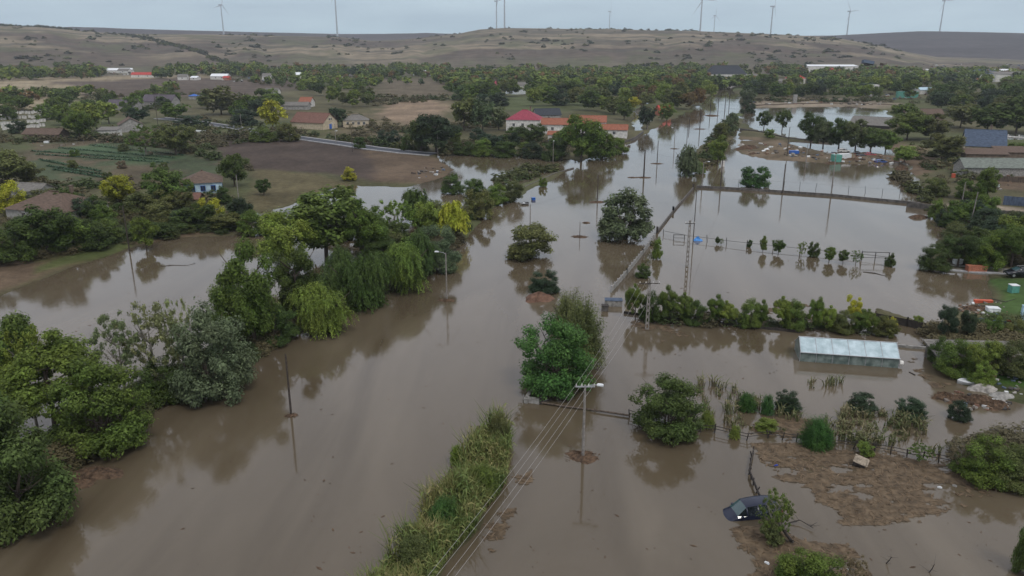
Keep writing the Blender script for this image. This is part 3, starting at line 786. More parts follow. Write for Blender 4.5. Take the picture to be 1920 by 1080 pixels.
for P, n, hr in [([(840,150),(1400,148),(1400,168),(840,175)], 330, (7,12)), ([(700,132),(1500,122),(1500,150),(700,152)], 420, (7,11)), ([(1400,140),(1990,130),(1990,168),(1400,168)], 330, (7,12)),
                 ([(1500,122),(1990,112),(1990,140),(1500,145)], 260, (6,11)), ([(480,145),(860,145),(860,165),(480,165)], 50, (6,10))]:
    for x, y in sample(P, n):
        if any(a < x < b and c < y < d for a, b, c, d in CLEAR): continue
        p = valley(x, y); hh = rt.uniform(*hr); items.append((p, hh, hh * rt.uniform(.9, 1.5)))
mass('distant_woodland', items, 'dense far off woodland and village trees filling the valley below the hills', MW)
items = []
for P, n, hr in [([(-200,130),(500,132),(500,141),(-200,141)], 270, (8,14)), ([(420,130),(840,128),(840,148),(420,148)], 230, (7,12)), ([(500,145),(700,145),(700,168),(540,165)], 60, (6,10)), ([(0,185),(340,172),(330,182),(0,196)], 70, (5,9))]:
    for x, y in sample(P, n):
        if 195 < x < 290 and y > 131 or 405 < x < 435 and y > 138: continue
        p = valley(x, y); hh = rt.uniform(*hr); items.append((p, hh, hh * rt.uniform(.9, 1.4)))
mass('tree_belt', items, 'long belt of trees behind the tan field at the foot of the left hill', MW)
# scrub dotted on the hill sides, thicker along the gully
def atR(az_, r_):
    x = r_ * math.sin(az_); y = r_ * math.cos(az_); return Vector((x, y, gz(x, y) - .4))
MS = massmat('scrub_leaves', [COL['E'], (.05, .055, .03), COL['O'], (.045, .05, .035)])
items = []
for _ in range(1300):
    a = az_of(rt.uniform(-100, 1700)); r_ = 1080 + 950 * rt.random() ** .8
    if fbm(np.array([a * 30]), np.array([r_ / 130.]), 2)[0] < .5: continue
    hh = rt.uniform(1.5, 5) * (1 if rt.random() < .8 else 1.6); items.append((atR(a, r_), hh, hh * rt.uniform(1.2, 3.2)))
for k in range(230):                                   # hedge running down the gully on the left hill
    f = k / 230; a = az_of(230 + 230 * f + rt.gauss(0, 4)); r_ = 1850 - 700 * f + rt.gauss(0, 18)
    hh = rt.uniform(3, 6); items.append((atR(a, r_), hh, hh * 1.4))
for k in range(110):
    a = az_of(rt.uniform(-60, 150)); r_ = rt.uniform(1930, 2010); hh = rt.uniform(3, 7); items.append((atR(a, r_), hh, hh * 1.6))
protoS = [crown('bush', 120, .22) for _ in range(3)]
mass('hill_scrub', items, 'dark scrub bushes dotted over the dry hills', MS, protoS)
# weeds and low growth under the trees and around the yards
MU = massmat('weed_leaves', [(.07, .08, .03), (.09, .08, .045), (.05, .07, .025), (.11, .095, .05)])
items = []
for P, n in [([(60,440),(250,430),(440,425),(440,436),(250,455),(60,490)], 60), ([(0,340),(330,350),(470,385),(470,430),(0,470)], 420), ([(80,345),(420,345),(400,358),(80,355)], 40),
             ([(400,262),(560,255),(480,262),(350,290),(240,262)], 90), ([(0,255),(330,235),(560,250),(330,265),(0,268)], 160), ([(640,210),(840,240),(820,280),(640,255)], 60),
             ([(-60,970),(150,865),(320,728),(460,680),(600,596),(720,545),(850,465),(915,392),(870,392),(740,478),(600,548),(480,620),(250,740),(0,890)], 520),
             ([(925,352),(1000,335),(1050,318),(1000,312),(940,330)], 40), ([(1740,390),(1920,410),(1920,500),(1760,490),(1790,430)], 220), ([(1745,620),(1920,600),(1920,700),(1770,690)], 160),
             ([(820,262),(1160,268),(1150,278),(1080,298),(820,288)], 130), ([(1300,318),(1320,316),(1385,232),(1368,225),(1330,268)], 90), ([(1700,270),(1900,300),(1900,345),(1740,345)], 70),
             ([(1795,840),(1920,820),(1960,900),(1860,900)], 60), ([(1180,592),(1660,618),(1660,626),(1180,602)], 22), ([(690,180),(840,180),(840,188),(700,200)], 60), ([(1400,186),(1670,186),(1670,192),(1400,192)], 80)]:
    for x, y in sample(P, n):
        p = land(x, y); p.z -= .1; hh = rt.uniform(.6, 2.0) * (1 + min(1, p.y / 400)); items.append((p, hh, hh * rt.uniform(1.2, 2.4)))
for ln_, n in [([(0,268),(180,262),(330,280),(480,322)], 70), ([(360,222),(560,252),(760,280)], 60), ([(690,190),(830,186)], 40), ([(600,218),(700,242),(790,250)], 40), ([(0,212),(200,200),(330,206)], 60),
              ([(430,150),(560,165),(700,160)], 60), ([(120,186),(300,178),(470,180)], 60), ([(640,262),(800,284)], 30), ([(380,262),(560,258)], 50), ([(1680,330),(1740,380)], 25), ([(1850,180),(1700,196)], 40), ([(830,240),(1000,236)], 30)]:
    for _ in range(n):
        i = rt.randrange(len(ln_) - 1); f = rt.random(); x = ln_[i][0] * (1 - f) + ln_[i + 1][0] * f; y = ln_[i][1] * (1 - f) + ln_[i + 1][1] * f + rt.gauss(0, 1.2)
        p = land(x, y); hh = rt.uniform(1.2, 3.6); items.append((p, hh, hh * rt.uniform(1.1, 2)))
protoU = [crown('bush', 170, .12) for _ in range(4)]; protoN = [crown('bush', 1100, .045) for _ in range(3)]
nearI = [q for q in items if q[0].y < 170]; items = [q for q in items if q[0].y >= 170]
mass('bank_weeds', nearI, 'fine low weeds and brambles along the nearer flooded banks', MU, protoN)
mass('undergrowth', items, 'low weeds and brambles on the banks and round the yards', MU, protoU)

# reeds on the bank at the bottom centre
def blades(P, n, h0, h1, wd, lean=.28):
    pts = [gp(x, y) for x, y in sample(P, n)]
    pts = [p for p in pts if mnoise.noise(Vector((p.x * .55 + 9, p.y * .4, 3))) > -.3 - .5 * rt.random()]
    V = []; F = []
    b = 0
    for p in pts:
        q = mnoise.noise(Vector((p.x * .35, p.y * .35, 0)))
        h = rt.uniform(h0, h1) * max(.35, 1 + 1.1 * q); a = rt.random() * 6.28; ln = h * rt.uniform(.05, lean) * 1.3; a2 = rt.random() * 3.14; w_ = wd * rt.uniform(.6, 1.4)
        dx, dy = math.cos(a) * ln, math.sin(a) * ln; wx, wy = math.cos(a2) * w_, math.sin(a2) * w_
        V += [(p.x - wx, p.y - wy, -.3), (p.x + wx, p.y + wy, -.3), (p.x + dx * .35 + wx, p.y + dy * .35 + wy, h * .6), (p.x + dx * .35 - wx, p.y + dy * .35 - wy, h * .6),
              (p.x + dx + wx * .25, p.y + dy + wy * .25, h * .95), (p.x + dx - wx * .25, p.y + dy - wy * .25, h * .95)]
        F += [(b, b + 1, b + 2, b + 3), (b + 3, b + 2, b + 4, b + 5)]; b += 6
        if rt.random() < .55:                            # a hanging leaf
            z = h * rt.uniform(.35, .8); a = rt.random() * 6.28; l = h * .28; c, s = math.cos(a), math.sin(a)
            V += [(p.x, p.y, z), (p.x + c * l * .6 - s * w_ * 2, p.y + s * l * .6 + c * w_ * 2, z + l * .35), (p.x + c * l * 1.2, p.y + s * l * 1.2, z - l * .1), (p.x + c * l * .6 + s * w_ * 2, p.y + s * l * .6 - c * w_ * 2, z + l * .3)]
            F += [(b, b + 1, b + 2, b + 3)]; b += 4
    return V, F
def bladesmat(name, cols):
    m, n, N, K = newmat(name)
    out = N('ShaderNodeOutputMaterial'); p = N('ShaderNodeBsdfPrincipled'); K(p.outputs[0], out.inputs[0]); p.inputs['Roughness'].default_value = .7; p.inputs['Specular IOR Level'].default_value = .2
    ge = N('ShaderNodeNewGeometry'); t = N('ShaderNodeTexCoord'); q = N('ShaderNodeTexNoise'); q.inputs['Scale'].default_value = .35; q.inputs['Detail'].default_value = 3; K(t.outputs['Object'], q.inputs['Vector'])
    a = N('ShaderNodeMath'); a.operation = 'MULTIPLY_ADD'; a.inputs[1].default_value = .45; K(ge.outputs['Random Per Island'], a.inputs[0])
    b = N('ShaderNodeMapRange'); b.inputs['From Min'].default_value = .3; b.inputs['From Max'].default_value = .7; b.inputs['To Max'].default_value = .55; K(q.outputs['Fac'], b.inputs[0]); K(b.outputs[0], a.inputs[2])
    r = N('ShaderNodeValToRGB'); K(a.outputs[0], r.inputs[0])
    while len(r.color_ramp.elements) < len(cols): r.color_ramp.elements.new(.5)
    for i, c in enumerate(cols): r.color_ramp.elements[i].position = i / (len(cols) - 1); r.color_ramp.elements[i].color = (*c, 1)
    K(r.outputs[0], p.inputs['Base Color'])
    return m
REED = bladesmat('reed_blades', [(.055,.09,.025), (.09,.13,.034), (.13,.155,.045), (.19,.175,.065), (.33,.27,.14)])
RP = [(722,1078),(738,1050),(782,1008),(800,965),(822,938),(850,915),(868,880),(878,850),(898,838),(908,818),(925,808),(945,806),(958,822),(954,858),(950,905),(930,935),(902,965),(890,1000),(850,1035),(820,1075),(800,1140),(660,1180)]
V, F = blades(RP, 11500, .9, 2.3, .03, .5)
me = bpy.data.meshes.new('reed_bed'); me.from_pydata(V, [], F); me.materials.append(REED)
tag(link('reed_bed', me), 'dense green and yellowish reeds on the bank at the bottom centre', 'reeds', kind='stuff')
for (x, y, w_) in [(872,835,30),(835,1000,0),(805,1030,60)]:
    pass
# drowned garden stalks (maize and weeds poking out of the water)
STK = bladesmat('stalks', [(.07,.1,.035), (.11,.125,.05), (.17,.15,.08), (.24,.2,.12)])
V, F = [], []
for P, n in [([(1535,790),(1600,775),(1740,790),(1735,825),(1700,840),(1560,838)], 900), ([(1510,712),(1585,712),(1580,730),(1510,730)], 90), ([(1310,715),(1385,725),(1390,770),(1320,768)], 200),
             ([(1575,765),(1730,775),(1735,790),(1580,785)], 300), ([(1450,775),(1500,775),(1500,790),(1450,790)], 50), ([(1390,745),(1425,752),(1425,765),(1390,760)], 180),
             ([(1225,470),(1235,470),(1205,520),(1195,520)], 60), ([(1360,790),(1780,850),(1780,858),(1360,800)], 160), ([(1310,772),(1400,772),(1400,790),(1310,785)], 60)]:
    # clump the stalks
    ctr = sample(P, max(6, n // 9))
    v, f = [], []
    for cx, cy in ctr:
        P2 = [(cx - 5, cy - 2.5), (cx + 5, cy - 2.5), (cx + 5, cy + 2.5), (cx - 5, cy + 2.5)]
        v2, f2 = blades(P2, 9, .35, 1.05, .045, .8); o_ = len(v); v += v2; f += [tuple(i + o_ for i in q) for q in f2]
    o_ = len(V); V += v; F += [tuple(i + o_ for i in q) for q in f]
me = bpy.data.meshes.new('garden_stalks'); me.from_pydata(V, [], F); me.materials.append(STK)
tag(link('garden_stalks', me), 'dry maize stalks and weeds poking out of the drowned garden', 'stalks', kind='stuff')
# ================================================================ built things
M_WHITE = mat('white_plaster', (.62, .6, .56), .8, .25, 1.2)
M_CREAM = mat('cream_plaster', (.5, .42, .3), .8, .2, 1.2)
M_GREY = mat('grey_plaster', (.3, .29, .27), .9, .3, 1.2)
M_BLUEW = mat('pale_blue_plaster', (.42, .55, .62), .8, .25, 1.0)
M_BROWNW = mat('brown_wall', (.16, .12, .09), .9, .3, 1.2)
def roofmat(name, c, var=.3): return mat(name, c, .85, var, 1.3, .2, .5, stretch=(1, 3.5, 1))
M_TILE = roofmat('old_brown_tiles', (.12, .085, .065)); M_TILEG = roofmat('grey_asbestos_roof', (.17, .16, .145)); M_OR = roofmat('orange_tiles', (.27, .105, .065))
M_PINK = roofmat('raspberry_tiles', (.28, .055, .08)); M_RED = roofmat('red_tiles', (.42, .06, .05)); M_PUR = roofmat('purple_grey_tiles', (.1, .085, .1))
M_NAVY = roofmat('slate_blue_tiles', (.075, .1, .145)); M_BRR = roofmat('red_brown_tiles', (.17, .09, .07)); M_GRN = roofmat('mossy_sheet_roof', (.17, .19, .165)); M_DKR = roofmat('charcoal_tiles', (.045, .05, .06))
M_WIN = mat('window_glass', (.03, .035, .045), .15, .2, 2, .6)
M_BLUE = mat('blue_paint', (.03, .12, .42), .5, .2, 2); M_DOOR = mat('dark_door', (.07, .05, .04), .6, .3, 3)
M_CONC = mat('concrete', (.27, .26, .24), .9, .35, 2.5, .2, .3); M_CONCD = mat('stained_concrete', (.12, .11, .1), .9, .4, 1.5, .2, .3)
M_WOOD = mat('weathered_wood', (.11, .085, .065), .9, .4, 4, .2, .3, stretch=(1, 1, .2)); M_DKW = mat('dark_tarred_wood', (.045, .038, .033), .85, .4, 4)
M_METAL = mat('galvanised_metal', (.35, .36, .37), .45, .2, 5, .5, metallic=.3); M_DMET = mat('dark_metal', (.05, .05, .05), .6, .3, 5)
M_LAMP = mat('lamp_housing', (.72, .74, .75), .4, .1, 3)
M_BRICK = mat('orange_bricks', (.38, .15, .09), .9, .3, 6, .2, .3); M_ASPH = mat('asphalt', (.06, .066, .08), .85, .25, 1.0); M_KERB = mat('pale_kerb_concrete', (.34, .34, .34), .9, .25, 1.5)

def house(px, py, Lm, Dm, wh, rh, deg, kind, wm, rm, label, wins=0, chim=False, door=False, cat='house', name='house', over=.35, group=None, wcol=None, sink=0.0, doorm=None, gwin=0):
    p = valley(px, py) if py < 142 else land(px, py); e = empty(name, (p.x, p.y, p.z - sink), R(deg), label, cat, group)
    hx, hy = Lm / 2, Dm / 2
    b = MB().box((0, 0, wh / 2 - .3), (Lm, Dm, wh + .6))
    if kind == 'gable':
        for s in (-1, 1):
            x = s * hx; b.add([(x, -hy, wh), (x, hy, wh), (x, 0, wh + rh * .97), (x - s * .2, -hy, wh), (x - s * .2, hy, wh), (x - s * .2, 0, wh + rh * .97)], [(0, 1, 2), (3, 5, 4), (0, 2, 5, 3), (1, 4, 5, 2)])
    b.build('wall', wm, e)
    r = MB(); t = .12; ox, oy = hx + over, hy + over; dz = rh / hy * over
    if kind == 'gable':
        for s in (-1, 1):
            vs = [(-ox, s * oy, wh - dz), (ox, s * oy, wh - dz), (ox, 0, wh + rh), (-ox, 0, wh + rh)]
            vs += [(x, y, z + t) for x, y, z in vs]; r.add(vs, [(0,1,2,3),(4,5,6,7),(0,1,5,4),(1,2,6,5),(2,3,7,6),(3,0,4,7)])
    elif kind == 'hip':
        k = max(0.2, hx - hy); zz = wh - .05
        vs = [(-ox, -oy, zz), (ox, -oy, zz), (ox, oy, zz), (-ox, oy, zz), (-k, 0, wh + rh), (k, 0, wh + rh)]
        r.add(vs, [(0,1,5,4), (1,2,5), (2,3,4,5), (3,0,4), (3,2,1,0)])
    elif kind == 'flat':
        r.add([(-ox,-oy,wh+.02),(ox,-oy,wh+.02),(ox,oy,wh+rh),(-ox,oy,wh+rh),(-ox,-oy,wh+.02+t),(ox,-oy,wh+.02+t),(ox,oy,wh+rh+t),(-ox,oy,wh+rh+t)],[(3,2,1,0),(4,5,6,7),(0,1,5,4),(1,2,6,5),(2,3,7,6),(3,0,4,7)])
    rf = r.build('roof', rm, e)
    if kind in ('gable', 'hip'):
        kk = hx if kind == 'gable' else max(.2, hx - hy)
        MB().tube((-kk, 0, wh + rh + .1), (kk, 0, wh + rh + .1), .12, .12, 6).build('ridge', rm, rf)
    if chim: MB().box((hx * .3, hy * .35, wh + rh * .8), (.6, .6, rh * .9 + .6)).box((hx * .3, hy * .35, wh + rh * 1.25 + .34), (.75, .75, .12)).build('chimney', M_BROWNW, rf)
    for i in range(wins):
        x = -hx + Lm * (i + .75 + .1) / (wins + .7)
        f = MB().box((x, -hy - .03, wh * .58), (1.15, .08, 1.35)).build('window', wcol or M_WHITE, e)
        MB().box((x - .26, -hy - .085, wh * .58), (.44, .03, 1.1)).box((x + .26, -hy - .085, wh * .58), (.44, .03, 1.1)).build('pane', M_WIN, f)
    for i in range(gwin):
        y = (i - (gwin - 1) / 2) * 1.3
        f = MB().box((hx + .03, y, wh + rh * .35), (.08, .9, 1.1)).build('window', M_WHITE, e)
        MB().box((hx + .085, y, wh + rh * .35), (.03, .7, .9)).build('pane', M_WIN, f)
    if door:
        MB().box((hx + .04 if door == 'end' else -hx + 1.0, 0 if door == 'end' else -hy - .04, 1.0), (.08, 1.6, 2.1) if door == 'end' else (1.0, .08, 2.1)).build('door', doorm or M_DOOR, e)
    return e
house(112, 408, 15, 11.5, 2.6, 2.9, -18, 'hip', M_GREY, M_TILE, 'low house with a big brown hip roof half hidden by trees at left', 2, True)
house(60, 372, 9, 5, 2.3, 1.3, -12, 'gable', M_GREY, M_TILEG, 'small grey roofed shed behind the big brown hip roof', cat='shed', name='shed')
house(383, 362, 8.5, 8.5, 3.2, 2.3, 20, 'hip', M_BLUEW, M_TILE, 'pale blue and white house with a dark hip roof', 3, wcol=M_BLUE, door='end', doorm=M_BLUE)
house(352, 384, 6, 4, 1.7, .9, 5, 'gable', M_BROWNW, M_BRR, 'low red brown outbuilding in front of the blue house', cat='shed', name='shed')
house(207, 256, 7.5, 4.5, 2.6, .9, 4, 'flat', M_WHITE, M_TILEG, 'white walled shed with a grey lean-to roof', cat='shed', name='shed')
house(246, 246, 8.5, 9, 3, 2.6, -60, 'gable', M_GREY, M_TILE, 'grey gabled old house right of the white shed', 1)
house(88, 262, 15, 6, 2.4, 1.8, -8, 'gable', M_BROWNW, M_TILE, 'long grey brown barn below the rows of white hives', cat='barn', name='barn')
house(234, 206, 16, 8, 3, 2.5, -6, 'gable', M_GREY, M_PUR, 'purple grey roofed house with a cream gable among trees', 2)
house(303, 200, 18, 10, 3.4, 3.4, -5, 'gable', M_GREY, M_PUR, 'big dull purple roofed house left of the blue tarpaulin', 2)
house(365, 186, 6, 5, 2.2, 1.1, 0, 'hip', M_GREY, M_BLUE, 'shelter under a bright blue tarpaulin', cat='shelter', name='shelter')
house(590, 240, 17, 10, 2.9, 3.6, -24, 'gable', M_CREAM, M_BRR, 'red brown roofed house with cream gable and blue door', 0, False, 'end', doorm=M_BLUE, gwin=2)
house(538, 205, 26, 5.5, 2.4, 1.6, -4, 'gable', M_GREY, M_TILEG, 'long low grey roofed shed behind the red brown house', cat='barn', name='barn')
house(576, 200, 7, 7, 3, 2.4, -8, 'gable', M_WHITE, M_OR, 'small white house with an orange roof end', 1)
house(668, 237, 11, 7.5, 3.0, 2.1, 10, 'hip', M_CREAM, M_TILEG, 'cream walled house with a grey green hip roof', 4)
house(984, 244, 14, 11.5, 4.8, 3.6, -10, 'hip', M_WHITE, M_PINK, 'two storey white house with a raspberry pink hip roof', 3, True)
house(1025, 226, 12, 8, 3, 2.6, 12, 'gable', M_GREY, M_DKR, 'grey house with a dark roof beside the pink roofed house', 1)
house(1062, 250, 20, 8, 3.9, 2.1, -8, 'gable', M_WHITE, M_OR, 'long white house with an orange tiled roof', 3)
house(1102, 246, 15, 8, 4.2, 2.2, -8, 'gable', M_WHITE, M_OR, 'white gabled wing with an orange roof behind the large tree', 1, gwin=1)
house(1152, 256, 10, 6, 3.0, 1.7, -10, 'gable', M_WHITE, M_OR, 'small white annex with orange roof right of the large tree', 1, gwin=1)
house(1050, 260, 9, 5, 1.8, 1.0, -8, 'gable', M_WHITE, M_OR, 'low orange roofed porch building in front of the long white house', cat='shed', name='shed')
house(1243, 216, 6, 8, 2.6, 2.4, 10, 'gable', M_BRICK, M_RED, 'small red roofed house at the left side of flooded street')
house(938, 168, 16, 10, 3.6, 3, 4, 'gable', M_WHITE, M_PINK, 'dull red roofed house by the arched white greenhouse', 2)
house(978, 166, 12, 7, 3, 2, 0, 'gable', M_WHITE, M_TILEG, 'small white house with a grey roof in the far grove')
house(1358, 152, 40, 14, 7, 8, 4, 'hip', M_WHITE, M_DKR, 'large building with a charcoal roof where the street ends', 4, cat='building', name='building')
house(1340, 156, 34, 8, 5, 1.5, 2, 'flat', M_WHITE, M_GREY, 'pale low building left in front of the charcoal roof', 3, cat='building', name='building')
house(1405, 152, 30, 9, 4.5, 2, 0, 'gable', M_WHITE, M_TILEG, 'white low building to the right of the charcoal roof', 2, cat='building', name='building')
house(1438, 160, 38, 9, 3.6, 1.8, -3, 'gable', M_GREY, M_TILEG, 'long grey roofed hall beside the far street end', cat='building', name='building')
house(1490, 156, 14, 12, 4.5, 4.4, 10, 'hip', M_WHITE, M_RED, 'white house with a vivid red roof in the right grove', 1)
house(1556, 140, 62, 16, 8, 1.6, -2, 'flat', M_WHITE, M_LAMP, 'very long bright white hall in the far right village', cat='building', name='building')
house(1556, 132, 14, 10, 4, 4, 5, 'hip', M_WHITE, M_RED, 'dull red roofed house behind the long white hall')
house(1500, 137, 14, 10, 5, 2, 10, 'gable', M_WHITE, M_LAMP, 'white shed left of the long white hall', cat='shed', name='shed')
house(1530, 160, 10, 6, 3, 1.5, 10, 'gable', M_WHITE, M_LAMP, 'small white hut right of the vivid red roof', cat='shed', name='shed')
house(1660, 147, 8, 12, 4, 4.5, 0, 'gable', M_BRICK, M_OR, 'narrow orange roofed house amid the right grove')
house(1745, 146, 58, 12, 4, 3, -4, 'gable', M_GREY, M_TILEG, 'long grey brown roofed barn in the right village', cat='barn', name='barn')
house(1688, 131, 22, 8, 4, 2, 0, 'gable', M_WHITE, M_LAMP, 'white roofed shed above the long grey brown barn', cat='shed', name='shed')
house(1842, 147, 28, 12, 5, 4, 4, 'hip', M_GREY, M_NAVY, 'bluish grey roofed house at the far right', 1)
house(1838, 160, 9, 8, 3, 3, 0, 'gable', M_WHITE, M_OR, 'little orange roofed house below the bluish grey roof')
house(1882, 122, 24, 12, 7, 2, 0, 'flat', M_WHITE, M_LAMP, 'white block at the far right below the dark hill', cat='building', name='building')
house(1915, 116, 50, 12, 7, 2, 0, 'flat', M_WHITE, M_TILEG, 'long pale factory hall at the far right edge', cat='building', name='building')
house(1858, 128, 60, 8, 4, 1.5, -3, 'flat', M_WHITE, M_LAMP, 'low white row of sheds at the far right', cat='shed', name='shed')
house(1885, 131, 26, 9, 4, 1.5, 3, 'gable', M_WHITE, M_LAMP, 'white roofed shed in front of the far right row', cat='shed', name='shed')
house(1735, 176, 14, 7, 3, 1.6, 10, 'gable', M_WHITE, M_BLUEW, 'pale blue and white shed in the upper right grove', cat='shed', name='shed')
house(1773, 174, 9, 6, 2.5, 1.6, 25, 'gable', M_CREAM, M_CREAM, 'small cream yellow hut in the upper right grove', cat='shed', name='shed')
house(1725, 224, 18, 8, 3, 2, -6, 'gable', M_BROWNW, M_TILE, 'brown roofed barn in the trees above the blue roofed house', cat='barn', name='barn')
house(1636, 238, 17, 13, 1.6, 3.0, -38, 'gable', M_DKW, M_TILEG, 'drowned barn with a sagging grey roof and dark open gable', cat='barn', name='barn', sink=.2)
house(1840, 290, 11.5, 9, 3.4, 4.6, -22, 'gable', M_CREAM, M_NAVY, 'house with a steep slate blue roof and cream gable', 0, True, gwin=1)
house(1822, 302, 2, 2, 2, .3, -22, 'flat', M_CREAM, M_TILE, 'tiny cream porch at the left of the slate blue house', cat='shed', name='shed')
house(1843, 304, 12, 4, 2.6, 1.2, -6, 'flat', M_BROWNW, M_TILE, 'brown lean-to building in front of the slate blue house', cat='shed', name='shed')
house(1892, 300, 9, 5, 2.6, 1.3, -6, 'flat', M_BROWNW, M_TILE, 'dark brown shed right of the brown lean-to building', cat='shed', name='shed')
house(1880, 327, 24, 6.5, 2.4, 2.0, -4, 'gable', M_CONC, M_GRN, 'long grey barn with a mossy sheet roof at right', 0, cat='barn', name='barn')
house(1725, 0 + 640, 0.01, 0.01, .01, .01, 0, 'flat', M_GREY, M_GREY, 'x') if False else None
house(1822, 676, 9, 3.5, 1.0, .6, -4, 'flat', M_CONCD, M_TILEG, 'grey roofed garden shed behind the bushes at right', cat='shed', name='shed')
for i, (x, y, L_, c_, r2, lab) in enumerate([
    (208,138,26,M_WHITE,M_LAMP,'left white hall of the far left hamlet'), (232,138,22,M_WHITE,M_LAMP,'right white hall of the far left hamlet'), (234,135,14,M_WHITE,M_TILEG,'pale hall set behind the two white halls'),
    (271,139,26,M_WHITE,M_RED,'vivid red roofed house of the far left hamlet'), (96,138,12,M_GREY,M_BROWNW,'grey house in the tree belt at far left'), (414,149,18,M_WHITE,M_LAMP,'white shed by the small red roof far left'),
    (426,150,6,M_BRICK,M_RED,'tiny orange red hut beside the white shed'), (344,150,9,M_WHITE,M_TILEG,'small pale hut on the tan field edge'), (367,150,7,M_WHITE,M_LAMP,'tiny white hut on the tan field edge'),
    (502,148,9,M_WHITE,M_TILEG,'small white house left of the hamlet trees'), (557,146,10,M_WHITE,M_LAMP,'white cube house among the hamlet trees'), (610,147,9,M_WHITE,M_TILEG,'small white gabled house right of the hamlet trees'),
    (635,147,10,M_WHITE,M_TILEG,'small pale house at the right end of the hamlet'), (520,142,34,M_GREY,M_TILEG,'long grey roofed barn above the hamlet'), (660,142,20,M_GREY,M_PUR,'dull roofed barn right above the hamlet'),
    (512,181,9,M_WHITE,M_TILEG,'white shed on the dark field behind the yellow tree'), (796,140,10,M_WHITE,M_LAMP,'small white hut with bright roof before the middle hill')]):
    house(x, y, L_, 8, 3.4 if L_ > 8 else 2.4, 2.2 if L_ > 8 else 1.4, [0, 8, -8][i % 3], 'gable', c_, r2, lab, 2 if L_ > 15 else 1, cat='house' if 'house' in lab else 'shed', name='house' if 'house' in lab else 'shed')
# arched white tunnel greenhouses
M_FILM = mat('milky_film', (.62, .66, .66), .4, .15, 1, .4)
def tunnel(px, py, Lm, rad, deg, label):
    p = land(px, py); e = empty('tunnel_greenhouse', p, R(deg), label, 'greenhouse')
    b = MB(); n = 10
    vs = []; 
    for x in (-Lm / 2, Lm / 2): vs += [(x, rad * math.cos(math.pi * k / n), rad * .8 * math.sin(math.pi * k / n)) for k in range(n + 1)]
    b.add(vs, [(k, k + 1, n + 2 + k, n + 1 + k) for k in range(n)] + [tuple(range(n + 1))[::-1], tuple(range(n + 1, 2 * n + 2))]); b.build('cover', M_FILM, e)
    h = MB()
    for q in range(int(Lm / 2.5) + 1):
        x = -Lm / 2 + q * 2.5; h.path([(x, (rad + .04) * math.cos(math.pi * k / n), (rad * .8 + .04) * math.sin(math.pi * k / n)) for k in range(n + 1)], .06, 4)
    h.build('frame', M_METAL, e)
tunnel(967, 176, 13, 4.5, -50, 'arched white tunnel greenhouse beside the dull red roof')
tunnel(794, 141, 20, 7, -20, 'arched white tunnel greenhouse in the valley before the middle hill')

# ---------------------------------------------------------------- glazed greenhouse in the flood
A = gp(1499, 677); B = gp(1684, 690); dv = (B - A); Lg = dv.length; ang = math.atan2(dv.y, dv.x)
e = empty('greenhouse', A, ang, 'long greenhouse of pale blue panels standing in the flood', 'greenhouse')
Dg, eh, rh = 3.6, 1.25, 2.35
M_PAN = mat('polycarbonate_roof', (.47, .57, .6), .36, .18, 1.1, .5, c2=(.3, .39, .41)); M_PANS = mat('dirty_side_panels', (.2, .24, .22), .35, .4, 1.4, .5, c2=(.07, .1, .09))
nb = 6
for k in range(nb):
    x0 = Lg * k / nb + .035; x1 = Lg * (k + 1) / nb - .035
    t = .02
    for (y0, z0, y1, z1) in ((-.14, eh - .08, Dg / 2, rh), (Dg + .14, eh - .08, Dg / 2, rh)):
        vs = [(x0, y0, z0), (x1, y0, z0), (x1, y1, z1), (x0, y1, z1)]; vs += [(x, y, z + t) for x, y, z in vs]
        MB().add(vs, [(3,2,1,0),(4,5,6,7),(0,1,5,4),(1,2,6,5),(2,3,7,6),(3,0,4,7)]).build('roof_panel', M_PAN, e)
    MB().box(((x0 + x1) / 2, 0, eh / 2 - .35), (x1 - x0, .03, eh + .5)).build('side_panel', M_PANS, e)
    MB().box(((x0 + x1) / 2, Dg, eh / 2 - .35), (x1 - x0, .03, eh + .5)).build('side_panel', M_PANS, e)
for x, nm in ((0.0, 'end_wall'), (Lg, 'end_wall')):
    MB().add([(x, 0, -.6), (x, Dg, -.6), (x, Dg, eh), (x, Dg / 2, rh - .03), (x, 0, eh), (x + .03, 0, -.6), (x + .03, Dg, -.6), (x + .03, Dg, eh), (x + .03, Dg / 2, rh - .03), (x + .03, 0, eh)], [(4,3,2,1,0),(5,6,7,8,9),(0,1,6,5),(1,2,7,6),(2,3,8,7),(3,4,9,8),(4,0,5,9)]).build(nm, M_PANS, e)
f = MB()
for k in range(nb + 1):
    x = Lg * k / nb
    f.tube((x, -.14, eh - .1), (x, Dg / 2, rh + .03), .045, n=6).tube((x, Dg + .14, eh - .1), (x, Dg / 2, rh + .03), .045, n=6).tube((x, -.02, -.6), (x, -.02, eh), .04, n=6).tube((x, Dg, -.6), (x, Dg, eh), .04, n=6)
f.tube((-.1, -.16, eh - .09), (Lg + .1, -.16, eh - .09), .05, n=6).tube((-.1, Dg / 2, rh + .04), (Lg + .1, Dg / 2, rh + .04), .05, n=6).tube((-.1, Dg + .16, eh - .09), (Lg + .1, Dg + .16, eh - .09), .05, n=6)
f.build('frame', M_METAL, e)
MB().box((Lg + .08, Dg / 2, .4), (.05, 1.1, 1.9)).build('door', M_METAL, e)
MB().tube((Lg + .1, .3, .55), (Lg + .5, .35, .5), .28, .28, 10).build('fan', M_WHITE, e)

